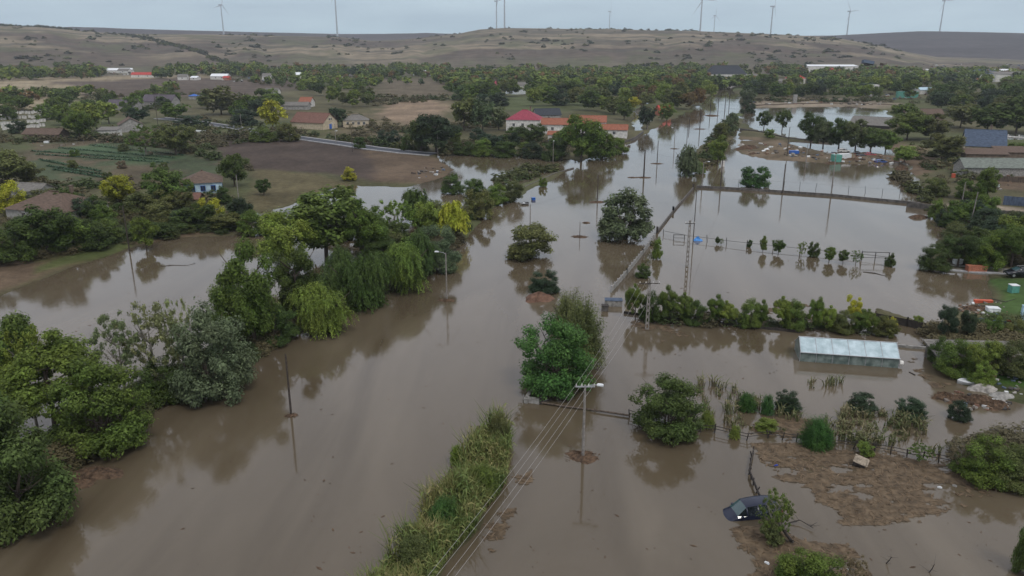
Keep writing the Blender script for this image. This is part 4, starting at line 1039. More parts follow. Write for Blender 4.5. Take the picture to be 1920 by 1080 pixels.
# ---------------------------------------------------------------- poles
M_POLEW = mat('tarred_pole', (.06, .048, .04), .85, .4, 5); M_POLEC = mat('concrete_pole', (.24, .22, .2), .85, .3, 4); M_DEB = mat('flotsam', (.13, .085, .055), .95, .5, 3, .1, .8, c2=(.05, .035, .025))
def flotsam(px, py, rad, hh, label, name='flotsam_raft', asp=.7, seed=0, group=None, p=None, matl=None):
    p = gp(px, py) if p is None else p
    n, k = 26, 6; b = MB(); vs = []; rd = random.Random(seed + int(px * 7 + py))
    ph = [rd.uniform(0, 6.28) for _ in range(4)]
    for j in range(k + 1):
        for i in range(n):
            a = 2 * math.pi * i / n; f = j / k
            rr_ = rad * f * (1 + .18 * math.sin(2 * a + ph[0]) + .1 * math.sin(5 * a + ph[1]) + .1 * rd.uniform(-1, 1))
            vs.append((rr_ * math.cos(a), rr_ * asp * math.sin(a), hh * (1 - f ** 2.2) * (.8 + .4 * rd.random()) - .04 * f))
    b.add(vs, [(j * n + i, (j + 1) * n + i, (j + 1) * n + (i + 1) % n, j * n + (i + 1) % n) for j in range(k) for i in range(n)])
    for q in range(int(14 + rad * 12)):                 # sticks and stems
        a = rd.uniform(0, 6.28); r_ = rad * rd.random() ** .6; l = rd.uniform(.25, .9) * min(1, rad * .6 + .3); a2 = rd.uniform(0, 6.28); z = hh * (1 - (r_ / rad) ** 2.2)
        c = Vector((r_ * math.cos(a), r_ * asp * math.sin(a), z)); d = Vector((math.cos(a2), math.sin(a2), rd.uniform(-.15, .35))) * l
        b.tube(c - d / 2, c + d / 2, .022, .012, 4)
    o = b.build(name, matl or M_DEB, None, False, p); tag(o, label, 'debris', group); return o
def pole(px, yb, yt, kind, label, rad=.13, arm=None, lamp=None, raft=0, group=None, onland=False, lean=0):
    p = land(px, yb) if onland else gp(px, yb)
    h = hgt(px, yb, yt, p.z); nm = {'wood': 'wooden_pole', 'concrete': 'concrete_pole', 'lamp': 'street_lamp', 'power': 'power_pole'}[kind]
    e = empty(nm, p, 0, label, 'street lamp' if kind == 'lamp' else 'pole', group)
    if lean: e.rotation_euler = (0, R(lean), 0)
    mt = M_POLEW if kind == 'wood' else M_POLEC
    if kind == 'power':                                   # tapered concrete pole with cut-outs
        b = MB(); w0, w1 = rad * 1.5, rad * .9
        for s in (-1, 1): b.add([(s*w0-.06,-.11,-1.2),(s*w0+.06,-.11,-1.2),(s*w0+.06,.11,-1.2),(s*w0-.06,.11,-1.2),(s*w1-.05,-.08,h),(s*w1+.05,-.08,h),(s*w1+.05,.08,h),(s*w1-.05,.08,h)],[(3,2,1,0),(4,5,6,7),(0,1,5,4),(1,2,6,5),(2,3,7,6),(3,0,4,7)])
        k = 0; z = -.8
        while z < h: 
            w_ = w0 + (w1 - w0) * (z + 1.2) / (h + 1.2); b.box((0, 0, z), (w_ * 2 - .1, .17, .32)); z += .85
        b.build('post', mt, e)
    else: MB().tube((0, 0, -1.2), (0, 0, h), rad, rad * .65, 10).build('post', mt, e)
    if arm:
        for za, la in arm:
            ar = MB().box((0, -.12, h - za), (la, .1, .1)).build('crossarm', M_DKW if kind != 'lamp' else M_METAL, e)
            for s in (-1, -.38, .38, 1):
                MB().tube((s * (la / 2 - .08), -.12, h - za + .05), (s * (la / 2 - .08), -.12, h - za + .27), .055, .035, 8).build('insulator', M_WHITE, ar)
    if lamp is not None:
        c, s = math.cos(R(lamp)), math.sin(R(lamp)); l0 = h * .97
        MB().path([(0, 0, l0), (c * .35, s * .35, l0 + .22), (c * 1.0, s * 1.0, l0 + .32)], .035).build('lamp_arm', M_METAL, e)
        hd = MB().box((c * 1.3, s * 1.3, l0 + .33), (.55, .24, .12), R(lamp)).box((c * 1.3, s * 1.3, l0 + .41), (.4, .18, .06), R(lamp)).build('lamp_head', M_LAMP, e)
        MB().box((c * 1.3, s * 1.3, l0 + .245), (.36, .17, .03), R(lamp)).build('lens', M_WIN, hd)
    if raft: flotsam(px, yb + 1, raft, .16, 'flotsam ring caught around the ' + label, seed=3)
    return e, p, h
pole(546, 778, 664, 'wood', 'bare dark pole alone in the wide water at lower left', .12, raft=.7)
pole(838, 562, 474, 'lamp', 'street lamp beside the left willows', .12, lamp=172, raft=1.2)
P1 = pole(1093, 856, 722, 'lamp', 'street lamp pole with crossarm and wires at centre right', .15, arm=[(.1, 1.7)], lamp=-12, raft=1.6)
P2 = pole(1213, 618, 523, 'power', 'crossarm power pole behind the orchard row', .13, arm=[(.55, 2.6)])
pole(1288, 500, 413, 'power', 'open web concrete power pole in the big flooded field', .13, arm=[(.5, 1.6)])
pole(1299, 460, 352, 'wood', 'tall thin pole in the flooded field left of the web pole', .09)
pole(994, 432, 383, 'lamp', 'street lamp rising behind the round olive bush', .12, lamp=170)
pole(1120, 378, 328, 'wood', 'pole left of the large street willow', .13, raft=2.2)
pole(1207, 332, 281, 'wood', 'thick dark pole in mid street beyond the willow', .24, raft=2.2)
flotsam(1186, 333, 1.7, .14, 'flat raft of flotsam just left of the thick dark street pole')
pole(1232, 306, 264, 'wood', 'pole right beyond the thick dark street pole', .14, raft=2)
pole(1264, 278, 240, 'lamp', 'pole with small lamp farther along the flooded street', .12, lamp=200, raft=1.6)
pole(1292, 240, 222, 'wood', 'short dark stake like pole in the far street', .2)
pole(1312, 241, 205, 'wood', 'far street pole with a wide flotsam ring', .2, raft=3.4)
pole(1331, 217, 193, 'wood', 'far street pole left of the narrow green strip', .2)
pole(1346, 210, 184, 'wood', 'far street pole before the last bend', .2)
pole(1359, 207, 175, 'wood', 'tall far street pole near the end', .22)
pole(1367, 200, 170, 'wood', 'last far street pole', .2)
pole(1288, 262, 232, 'wood', 'thin far street pole left of the grey green tree', .12)
pole(1087, 443, 416, 'wood', 'short thin pole standing in a dark round raft', .07, raft=1.7)
pole(1037, 304, 266, 'lamp', 'pale street lamp before the large bank tree', .12, lamp=80)
pole(1214, 244, 228, 'lamp', 'pale street lamp by the small red roof', .13, lamp=10)
pole(1093, 322, 307, 'concrete', 'pale marker post sticking out near the left bank', .12)
pole(1351, 350, 298, 'wood', 'dark pole on the corner of the low wall', .16)
pole(1316, 352, 304, 'lamp', 'white headed lamp at the left end of the low wall', .14, lamp=0)
pole(1467, 362, 308, 'wood', 'leaning dark pole behind the low wall', .14)
pole(1475, 296, 238, 'wood', 'tall pole behind the round green wall bush', .14)
pole(1558, 366, 290, 'lamp', 'concrete lamp post rising from the middle of the low wall', .17, lamp=85)
pole(1511, 305, 270, 'concrete', 'pale short pole on the muddy bar', .14)
pole(1804, 378, 342, 'concrete', 'pale slim pole before the green bushes by the long barn', .11, onland=True)
pole(1817, 432, 360, 'concrete', 'pale leaning pole below the paved lane at right', .12, onland=True, lean=3)
pole(1852, 326, 300, 'wood', 'short dark pole against the mossy barn roof', .12, onland=True)
pole(243, 472, 386, 'wood', 'leaning pole at the edge of left pond', .13, onland=True)
pole(449, 388, 328, 'concrete', 'pale concrete pole right of the bright yellow tree', .13, onland=True)
pole(297, 240, 176, 'wood', 'slim pole before the dull purple roof', .13, onland=True)
pole(630, 270, 232, 'lamp', 'street lamp at the dry road', .12, lamp=150, onland=True)
pole(821, 291, 250, 'lamp', 'pale street lamp where the road goes under water', .12, lamp=20, onland=True)
pole(661, 285, 243, 'wood', 'thin dark pole right of the road street lamp', .09, onland=True)
pole(453, 240, 212, 'concrete', 'grey pole on the far side of road start', .12, onland=True)
# wires between the crossarms
M_WIRE = mat('aluminium_wire', (.36, .34, .32), .5, .1, 5)
def wires(a, za, ha, b, zb, hb, la, lb, label, r=.014, sag=.5):
    for i, s in enumerate((-1, -.38, .38, 1)):
        A_ = Vector((a.x + s * (la / 2 - .08), a.y - .12, za)); B_ = Vector((b.x + s * (lb / 2 - .08), b.y - .12, zb)); pts = []
        for k in range(17):
            f = k / 16; q = A_.lerp(B_, f); q.z -= 4 * sag * f * (1 - f); pts.append(q)
        tag(MB().path(pts, r, 5).build('overhead_wire', M_WIRE), f'{ordn[i]} wire from the left ' + label, 'wire', 'overhead wires')
p1, h1 = P1[1], P1[2]; p2, h2 = P2[1], P2[2]
p0 = p1 + (p1 - p2) * 1.02 + Vector((-2.4, 0, 0))
wires(p0, h1 - .0, 0, p1, h1 + .17, 0, 1.7, 1.7, 'running down to the bottom of the picture', .009)
wires(p1, h1 + .17, 0, p2, h2 - .28, 0, 1.7, 2.6, 'between the lamp pole and the crossarm power pole', .008)
e, _, _ = (empty('power_pole', p0, 0, 'power pole carrying the near ends of the wires below the picture', 'pole'), 0, 0)
MB().tube((0, 0, -1.2), (0, 0, h1), .16, .11, 10).build('post', M_POLEC, e); MB().box((0, -.12, h1 - .1), (2.1, .1, .1)).build('crossarm', M_DKW, e)
def span(xa, ya, ta, xb, yb, tb, label, r=.012, sag=.9):
    A_ = gp(xa, ya); A_.z = hgt(xa, ya, ta); B_ = gp(xb, yb); B_.z = hgt(xb, yb, tb); pts = []
    for k in range(21):
        f = k / 20; q = A_.lerp(B_, f); q.z -= 4 * sag * f * (1 - f); pts.append(q)
    tag(MB().path(pts, r, 5).build('overhead_wire', M_DMET), label, 'wire')
span(838, 562, 476, 994, 432, 385, 'dark wire from the willow side lamp to the lamp behind the olive bush')
span(994, 432, 385, 1120, 378, 330, 'dark wire from the lamp behind the olive bush to the pole by the willow')
span(1288, 500, 416, 1351, 350, 300, 'dark wire from the web pole to the wall corner pole')
span(1037, 304, 268, 1207, 332, 283, 'thin wire from the pale bank lamp to the thick street pole')
span(1207, 332, 283, 1351, 350, 300, 'thin wire from the thick street pole to the wall corner pole')
flotsam(1099, 418, .9, .2, 'scrap of branches floating left of the large street willow')
flotsam(1335, 217, 4, .5, 'dark clump caught at the head of the narrow green strip')
flotsam(1365, 245, 2.2, .4, 'dark lump in the water beside the narrow green strip')

# ---------------------------------------------------------------- walls and fences
def wall_line(pts, h, th, m, name, label, cat='wall', post=None, postm=None, zoff=0, sink=1.0, ground=False):
    P = [(land(*q) if ground else gp(*q)) for q in pts]; b = MB()
    zb = 0
    for a, c in zip(P[:-1], P[1:]):
        d = c - a; d.z = 0; L_ = d.length; an = math.atan2(d.y, d.x); mid = (a + c) / 2
        b.box((mid.x, mid.y, (h - sink) / 2 + mid.z), (L_ + th * .5, th, h + sink), an)
    e = empty(name, P[0], 0, label, cat); o = b.build('panel', m, e); o.location = -P[0]
    if post:
        sp, ph, pr = post
        for a, c in zip(P[:-1], P[1:]):
            n_ = max(1, int((c - a).length / sp))
            for k in range(n_ + 1):
                q = a.lerp(c, k / n_); MB().box((0, 0, (ph - 1) / 2), (pr, pr, ph + 1)).build('post', postm or m, e, False, q - P[0])
    return e
def fence_line(pts, h, m, name, label, sp=3.0, pr=.09, rails=(.9,), rr_=.03, tilt=6, ground=False, mesh=False):
    P = [(land(*q) if ground else gp(*q)) for q in pts]
    e = empty(name, P[0], 0, label, 'fence'); rd = random.Random(int(pts[0][0])); tops = []
    for a, c in zip(P[:-1], P[1:]):
        n_ = max(1, int(round((c - a).length / sp)))
        for k in range(n_ + 1):
            q = a.lerp(c, k / n_) - P[0]; hh = h * rd.uniform(.85, 1.1)
            o = MB().tube((0, 0, -.8), (0, 0, hh), pr, pr * .8, 7).build('post', m, e, False, q); o.rotation_euler = (R(rd.uniform(-tilt, tilt)), R(rd.uniform(-tilt, tilt)), 0)
            tops.append(q + Vector((0, 0, 0)))
    for rz_ in rails:
        MB().path([t_ + Vector((0, 0, h * rz_ * rd.uniform(.9, 1))) for t_ in tops], rr_, 5).build('rail', m, e)
    return e
wall_line([(1306,352),(1400,357),(1560,368),(1640,376),(1724,384)], .6, .22, M_CONCD, 'low_wall', 'long low dark concrete wall crossing the flooded fields')
fence_line([(1330,343),(1470,350),(1560,357),(1720,368)], 1.5, M_DMET, 'wire_fence', 'line of thin fence posts just behind the long low wall', 3.6, .06, (.9,), .012)
wall_line([(1232,437),(1262,398),(1300,354)], .5, .22, M_CONCD, 'street_wall', 'dark slanting wall between street and flooded field', post=(60, 1.3, .35), postm=M_DKW)
e = wall_line([(1146,548),(1175,515),(1205,477),(1228,446)], .8, .14, M_CONC, 'street_wall', 'pale panelled concrete wall along the flooded street', post=(1.9, 1.05, .2), postm=M_KERB)
fence_line([(1244,440),(1290,449),(1400,463),(1500,473),(1615,484),(1672,491)], 1.25, M_DMET, 'wire_fence', 'drowned wire fence with saplings across the big flooded field', 4.2, .07, (.62,), .035)
def frame(px, py, w_, h_, deg, label, name, m, n=2, d=0.0, cat='frame'):
    p = gp(px, py); e = empty(name, p, R(deg), label, cat)
    for k in range(n + 1): MB().tube((w_ * (k / n - .5), 0, -.8), (w_ * (k / n - .5), 0, h_), .07, .07, 6).build('post', m, e)
    MB().tube((-w_ / 2 - .1, 0, h_), (w_ / 2 + .1, 0, h_), .06, .06, 6).build('crossbar', m, e)
    MB().tube((-w_ / 2, 0, h_ * .4), (w_ / 2, 0, h_ * .4), .04, .04, 6).build('rail', m, e)
    if d:
        MB().tube((-w_ / 2, 0, h_), (-w_ / 2 - d, d * .5, -.3), .05, .05, 6).tube((w_ / 2, 0, h_), (w_ / 2 + d, d * .5, -.3), .05, .05, 6).build('brace', m, e)
frame(1640, 490, 4.4, 1.6, -6, 'dark carpet beating frame by the right end of the drowned wire fence', 'bar_frame', M_DMET, 2, .25)
frame(1273, 450, 2.0, 1.0, -5, 'small dark bar frame by the left end of the drowned wire fence', 'bar_frame', M_DMET, 1)
fence_line([(1010,757),(1060,765),(1115,772),(1180,782)], .35, M_WOOD, 'low_fence', 'rusty brown rail fence just above water by the concrete corner', 2.4, .08, (.6,), .1, 3)
fence_line([(1180,782),(1260,808),(1340,812),(1400,826),(1440,822),(1520,832),(1560,838),(1640,846),(1700,858),(1790,872)], .9, M_DKW, 'garden_fence', 'old dark garden fence between dark tree and right bank', 1.5, .06, (.5, .85), .035, 12)
fence_line([(1412,852),(1404,890),(1412,910),(1424,940)], .7, M_DKW, 'broken_fence', 'crooked broken fence running down to the drowned car', 1.0, .07, (.5, .8), .06, 16)
fence_line([(1852,822),(1940,818)], 1.0, M_CONCD, 'bridge_railing', 'grey rail fence on the bank at the right edge', 1.3, .07, (.95, .5), .06, 0)
wall_line([(1640,600),(1700,612),(1770,628)], 1.0, .1, M_DKW, 'plank_fence', 'dark plank fence between orchard row and right garden', 'fence', post=(2.4, 1.3, .14), postm=M_WOOD)
wall_line([(1170,588),(1300,603),(1440,618),(1500,624)], .35, .12, M_DKW, 'sunken_fence', 'dark top of a sunken fence under the orchard row', 'fence')
wall_line([(1660,646),(1700,652),(1740,655)], .3, .3, M_CONC, 'broken_wall', 'pale broken kerb wall right of the greenhouse')
wall_line([(986,756),(1004,722)], .55, .35, M_CONC, 'wall_corner', 'pale concrete wall corner below the vivid green shrub'); 
o_ = bpy.data.objects['wall_corner']; a_, b_ = gp(984, 753), gp(1012, 757); dd_ = b_ - a_
MB().box(((dd_ / 2) + Vector((a_.x, a_.y, 0)) - Vector(o_.location) + Vector((0, 0, -.2))), (dd_.length, .4, 1.5), math.atan2(dd_.y, dd_.x)).build('end_block', M_CONC, o_)
MB().box((Vector((gp(1014, 757).x, gp(1014, 757).y, .1)) - Vector(o_.location)), (.25, .35, 1.4)).build('gate_post', M_DKW, o_)
wall_line([(935,382),(970,358),(1010,340),(1040,326),(1075,316)], .3, .35, M_CONCD, 'low_wall', 'dark broken low wall at the edge of reddish mud')
wall_line([(1150,276),(1190,262),(1206,250)], 1.0, .3, M_CONCD, 'low_wall', 'dark yard wall at the bank by the orange annex', ground=False)
wall_line([(1395,201),(1500,197),(1600,196),(1680,200)], 1.2, .6, M_WOOD, 'embankment_wall', 'long brown embankment wall behind the far flooded field')
wall_line([(1388,244),(1430,250),(1480,262),(1560,268)], .8, .5, M_CONCD, 'field_wall', 'brown low wall in front of the pair of trees')
wall_line([(1700,388),(1780,396),(1870,404),(1990,410)], 1.1, .2, M_CONCD, 'lane_wall', 'grey brown wall above the paved lane at right', ground=True)
wall_line([(1880,384),(1990,392)], 2.0, .12, M_NAVY, 'sheet_fence', 'dark blue grey sheet fence at the right edge', 'fence', ground=True)
wall_line([(1870,340),(1990,346)], 1.4, .12, M_WOOD, 'plank_fence', 'brown plank fence below the long mossy barn', 'fence', ground=True)
fence_line([(100,278),(180,268),(240,282),(330,292)], 1.3, M_WOOD, 'garden_fence', 'old wooden fence above the left vegetable garden', 2.5, .07, (.4,.85), .05, 6, True)
fence_line([(1830,262),(1870,258),(1930,262),(1990,266)], 1.6, M_WHITE, 'white_fence', 'white posts and rails behind the slate blue roof', 4.5, .3, (.3,.45), .3, 0, True)

# road on the left with its pale kerbs
def ribbon(name, pts, off0, off1, z, m, parent=None, th=.0, **k):
    P = [land(*q) for q in pts]; vs = []; fs = []
    PP = []
    for a, c in zip(P[:-1], P[1:]):
        for q in range(8): PP.append(a.lerp(c, q / 8))
    PP.append(P[-1])
    zr = [max(.0, gz(q.x, q.y)) for q in PP]; zr = [sum(zr[max(0, i - 3):i + 4]) / len(zr[max(0, i - 3):i + 4]) for i in range(len(zr))]
    for i, q in enumerate(PP):
        d = (PP[min(i + 1, len(PP) - 1)] - PP[max(i - 1, 0)]); d.z = 0; d.normalize(); nn = Vector((-d.y, d.x, 0))
        for o in (off0, off1): 
            v = q + nn * o; vs += [(v.x, v.y, zr[i] + z), (v.x, v.y, zr[i] - .6)]
    n_ = len(PP)
    for i in range(n_ - 1):
        a = i * 4; b = a + 4; fs += [(a, b, b + 2, a + 2), (a + 1, a, b, b + 1)[::-1], (a + 2, b + 2, b + 3, a + 3)[::-1]]
    o = MB().add(vs, fs).build(name, m, parent); return tag(o, kind='structure', **k)
RD = [(300,222),(360,228),(440,240),(500,250),(560,259),(640,270),(700,279),(760,286),(812,291)]
ribbon('road', RD, -2.6, 2.6, .16, M_ASPH, label='dark asphalt road running across the left fields')
ribbon('road_kerb', RD, 2.6, 3.5, .30, M_KERB, label='pale kerb on the far side of the road')
ribbon('road_kerb', RD, -3.3, -2.6, .28, M_KERB, label='pale kerb on the near side of the road')
ribbon('paved_track', [(1740,503),(1800,506),(1860,510),(1930,517),(2000,524)], -.9, -.3, .12, M_KERB, label='pale wheel strip of the track nearer the camera')
ribbon('paved_track', [(1745,498),(1800,501),(1860,505),(1930,511),(2000,517)], .3, .9, .12, M_CONC, label='pale wheel strip of the track farther away')
# ================================================================ vehicles and small things
M_CARB = mat('dark_blue_car_paint', (.012, .016, .036), .32, .1, 1, .35); M_CARK = mat('black_car_paint', (.008, .009, .014), .2, .1, 1, .6)
M_GLS = mat('car_glass', (.04, .08, .085), .08, .15, 1, .8); M_GLD = mat('dark_car_glass', (.012, .016, .02), .08, .1, 1, .8)
M_TYRE = mat('tyre_rubber', (.015, .015, .015), .8, .2, 5); M_RIM = mat('wheel_rim', (.4, .4, .42), .3, .1, 5, .6, metallic=.6)
M_LIGHT = mat('headlight_glass', (.16, .17, .19), .1, .1, 4, .8); M_TAIL = mat('tail_light', (.25, .01, .01), .25, .1, 4)
def car(loc, deg, label, paint, L_=4.5, W_=1.78, H_=1.55, tilt=(0, 0), wagon=True, wheels=True, cat='car', group=None):
    e = empty('parked_car', loc, R(deg), label, cat, group); e.rotation_euler = (R(tilt[0]), R(tilt[1]), R(deg))
    f = L_ / 2; hw = W_ / 2
    # stations nose (+x) to tail: x, half width, sill z, belt z, top z, top half width
    S_ = [(f, hw*.62, .42, .56, .60, hw*.5), (f-.09, hw*.82, .32, .62, .70, hw*.66), (f-.35, hw*.95, .26, .70, .80, hw*.76), (f-.75, hw, .24, .80, .93, hw*.82), (f-1.05, hw, .24, .86, 1.0, hw*.84),
          (f-1.12, hw, .24, .88, 1.04, hw*.84), (f-1.85, hw, .24, .93, H_-.06, hw*.74), (f-1.95, hw, .24, .93, H_-.03, hw*.74), (f-2.75, hw, .24, .95, H_, hw*.75), (f-2.85, hw, .24, .95, H_, hw*.75),
          (-f+.95, hw, .24, .97, H_-.03, hw*.74), (-f+.85, hw, .24, .97, H_-.05, hw*.73), (-f+.35, hw*.98, .26, .98, H_-.14, hw*.68), (-f+.12, hw*.93, .3, .98, 1.04, hw*.8), (-f, hw*.86, .36, .9, .94, hw*.72)]
    ring = []
    for x, w_, zs, zb, zt, wt in S_:
        ring.append([(x, -w_*.9, zs), (x, -w_, zs + .15), (x, -w_, zb - .12), (x, -w_*.97, zb), (x, -wt, zt - .04), (x, -wt*.6, zt), (x, 0, zt + .02), (x, wt*.6, zt), (x, wt, zt - .04), (x, w_*.97, zb), (x, w_, zb - .12), (x, w_, zs + .15), (x, w_*.9, zs)])
    nr_ = 13; body = MB(); wsh = MB(); side = []; rear = MB()
    vs = [v for r_ in ring for v in r_]; fb = []; fw = []; fr = []; fsd = []
    for i in range(len(S_) - 1):
        for j in range(nr_ - 1):
            q = (i * nr_ + j, i * nr_ + j + 1, (i + 1) * nr_ + j + 1, (i + 1) * nr_ + j)
            if i == 5 and 4 <= j <= 7: fw.append(q)
            elif i == 12 and 4 <= j <= 7: fr.append(q)
            elif j in (3, 8) and i in (5, 7, 9, 11): fsd.append(q)
            else: fb.append(q)
        fb.append(((i + 1) * nr_, (i + 1) * nr_ + nr_ - 1, i * nr_ + nr_ - 1, i * nr_))
    fb.append(tuple(range(nr_))); fb.append(tuple(range((len(S_) - 1) * nr_, len(S_) * nr_))[::-1])
    def sub(name, fl, m):
        used = sorted({k for q in fl for k in q}); mp_ = {k: n for n, k in enumerate(used)}
        return MB().add([vs[k] for k in used], [tuple(mp_[k] for k in q) for q in fl]).build(name, m, e, name == 'body')
    sub('body', fb, paint); sub('windscreen', fw, M_GLS); sub('rear_window', fr, M_GLD)
    for q in fsd: sub('side_window', [q], M_GLD)
    for s in (-1, 1):
        MB().box((f - .2, s * hw * .7, .62), (.22, .34, .13), s * -.35).build('headlight', M_LIGHT, e)
        MB().box((-f + .03, s * hw * .78, .82), (.1, .2, .3)).build('tail_light', M_TAIL, e)
        MB().box((f - 1.45, s * (hw + .1), .98), (.16, .22, .14)).build('side_mirror', paint, e)
        if wagon: MB().tube((f - 1.95, s * hw * .66, H_ + .03), (-f + .7, s * hw * .66, H_ + .0), .022, n=5).build('roof_rail', M_METAL, e)
        if wheels:
            for x in (f - .85, -f + .8):
                wh = MB().tube((x, s * (hw - .2), .33), (x, s * (hw + .02), .33), .33, .33, 18).build('wheel', M_TYRE, e)
                MB().tube((x, s * (hw + .0), .33), (x, s * (hw + .035), .33), .2, .2, 14).build('rim', M_RIM, wh)
    MB().box((f - .02, 0, .44), (.06, .5, .11)).build('number_plate', M_WHITE, e)
    MB().box((f - .06, 0, .56), (.1, .7, .09)).build('grille', M_DMET, e)
    return e
a_ = gp(1352, 972); b_ = gp(1462, 958); mid = (a_ + b_) / 2
ang = math.degrees(math.atan2((a_ - b_).y, (a_ - b_).x))
car((mid.x, mid.y + .2, -.62), ang - 4, 'dark blue car drowned to its windows with its nose out in the water', M_CARB, 4.75, 1.85, 1.66, (3, 5), wagon=False)
c_ = land(1912, 519)
car((c_.x, c_.y, c_.z + .12), 178, 'black estate car parked on the paved track at the right edge', M_CARK, 4.7, 1.8, 1.5)
for i, (x, y, dg, pm, lab) in enumerate([(1632, 293, 10, mat('red_car_paint', (.35, .03, .04), .3, .1, 1, .5), 'red car standing in the flood under the dark clump'), (1606, 290, 70, M_CARK, 'black car left of the red car under the trees'),
        (1616, 295, 20, M_CARK, 'dark car just before the red car in the flood'), (1582, 285, 0, M_WHITE, 'white van like car left under the dark clump'), (1652, 306, 5, mat('blue_car_paint', (.05, .1, .3), .3, .1, 1, .5), 'small blue car beside the muddy bar')]):
    p = gp(x, y); car((p.x, p.y, -.2), dg, lab, pm, 4.1, 1.7, 1.45, wagon=False, group='cars stranded on the muddy bar')

def lump(px, py, w_, d_, h_, m, name, label, cat, rz=0, ground=True, seed=1, jag=.25, parts=None):
    p = land(px, py) if ground else gp(px, py); rd = random.Random(seed + int(px)); n, k = 22, 6; vs = []
    ph = [rd.uniform(0, 6.28) for _ in range(3)]
    for j in range(k + 1):
        for i in range(n):
            a = 2 * math.pi * i / n; f = j / k; r_ = f * (1 + .15 * math.sin(3 * a + ph[0]) + .1 * math.sin(5 * a + ph[1]))
            vs.append((w_ / 2 * r_ * math.cos(a), d_ / 2 * r_ * math.sin(a), h_ * (1 - f ** 1.8) * (1 - jag + 2 * jag * rd.random()) - .15 * f))
    o = MB().add(vs, [(j * n + i, (j + 1) * n + i, (j + 1) * n + (i + 1) % n, j * n + (i + 1) % n) for j in range(k) for i in range(n)]).build(name, m, None, True, p)
    o.rotation_euler = (0, 0, rz); return tag(o, label, cat)
M_EARTH = mat('eroded_earth', (.17, .1, .07), .95, .4, 1.6, .1, .8, c2=(.085, .05, .035)); M_TARP = mat('white_tarpaulin', (.66, .68, .68), .5, .15, 2); M_SLAB = mat('rubble', (.3, .28, .25), .9, .5, 2.2, .2, .6)
lump(1010, 560, 4.6, 4.2, 1.0, M_EARTH, 'earth_mound', 'reddish earth mound with an eroded bank carrying a dark bush', 'mound', jag=.12, ground=False)
flotsam(183, 888, 2.1, .45, 'tangle of branches stuck by the bank at lower left', 'driftwood_pile', .55)
flotsam(145, 905, 1.6, .3, 'smaller twig tangle left of the branch pile at lower left', 'driftwood_pile', .6)
flotsam(1087, 851, 1.2, .2, 'brush snagged in front of the lamp pole with crossarm', 'driftwood_pile', .6)
for i, (x, y, r_, h_, lab) in enumerate([(1770,745,1.3,.55,'dark root tangle at the left end of the wreckage'), (1800,752,1.5,.6,'dark broken branches in the wreckage heap'), (1835,755,1.7,.8,'rusty brown heap in the middle of the wreckage'),
        (1868,762,1.5,.6,'dark brown heap at the right end of the wreckage'), (1828,580,2.2,.5,'heap of planks and soil on the flood edge by the grass'), (1403,280,4.0,1.4,'brown rubbish mound beside the narrow green strip'),
        (1412,290,2.0,.7,'dark rubble at the foot of the brown rubbish mound'), (1600,302,4.2,.9,'brown soil heap on the muddy bar'), (1690,318,2.2,1.2,'pile of junk at the right of the muddy bar'),
        (1722,408,2.2,.6,'heap with reddish scraps on the flooded field shore'), (1560,306,2.0,.5,'dark rubble before the green box on the muddy bar'), (1770,290,2.0,.5,'brown brush pile under the rusty olive tree')]):
    flotsam(x, y, r_, h_, lab, 'debris_heap', .6, seed=i)
lump(1845, 728, 3.4, 2.4, .6, M_SLAB, 'rubble_pile', 'pale grey rubble slab pile by the grass at right', 'rubble', jag=.3)
lump(1880, 742, 3.0, 2.0, .35, M_CONC, 'rubble_pile', 'flat grey mud and rubble right of the slab pile', 'rubble', jag=.3)
lump(1390, 272, 3, 3, .6, M_SLAB, 'rubble_pile', 'pale rubble lump left of the brown rubbish mound', 'rubble')
def boat(px, py, L_, W_, deg, m, label):
    p = gp(px, py); e = empty('small_boat', p, R(deg), label, 'boat'); vs = []; n = 9
    for i in range(n):
        t = i / (n - 1) * 2 - 1; w_ = W_ / 2 * (1 - abs(t) ** 2.6) + .02
        vs += [(t * L_ / 2, -w_, .42), (t * L_ / 2, -w_ * .6, -.05), (t * L_ / 2, w_ * .6, -.05), (t * L_ / 2, w_, .42)]
    b = MB().add(vs, [(i * 4 + j, i * 4 + j + 1, i * 4 + j + 5, i * 4 + j + 4) for i in range(n - 1) for j in range(3)]); b.build('hull', m, e, True)
    MB().add([(x, y, .40) for x, y, z in vs if z > .4], [(2 * i, 2 * i + 1, 2 * i + 3, 2 * i + 2) for i in range(n - 1)]).build('deck_cover', m, e)
boat(1818, 720, 2.6, 1.3, -8, M_TARP, 'upturned white boat beside the pale rubble')
def crate(px, py, d, rz, m, name, label, cat, lid=None, ground=True, detail=True):
    p = land(px, py) if ground else gp(px, py); e = empty(name, p, R(rz), label, cat)
    x, y, z = d; b = MB().box((0, 0, z / 2 - .1), (x, y, z + .2)); b.build('body', m, e)
    MB().box((0, 0, z + .04), (x + .08, y + .08, .08)).build('lid', lid or m, e)
    if detail:
        [MB().box((s * (x / 2 - .05), -y / 2 - .02, z / 2), (.1, .05, z - .02)).build('edge_trim', m, e) for s in (-1, 1)]
    return e
M_ORB = mat('orange_plastic', (.5, .1, .05), .5, .15, 2); M_BLB = mat('blue_plastic', (.02, .05, .3), .5, .15, 2); M_TEAL = mat('teal_plastic', (.1, .3, .24), .5, .2, 2); M_CYAN = mat('pale_blue_board', (.4, .58, .68), .5, .15, 2)
crate(1829, 509, (2.9, 1.1, .95), -4, M_BRICK, 'brick_stack', 'stack of orange bricks behind the paved track', 'bricks')
crate(1795, 494, (1.3, .8, .7), 6, M_TARP, 'storage_box', 'white box at the foot of tree by the paved track', 'box')
crate(1861, 583, (1.5, 1.1, .45), -10, M_TARP, 'polystyrene_block', 'bright white block lying on the flood edge grass', 'box')
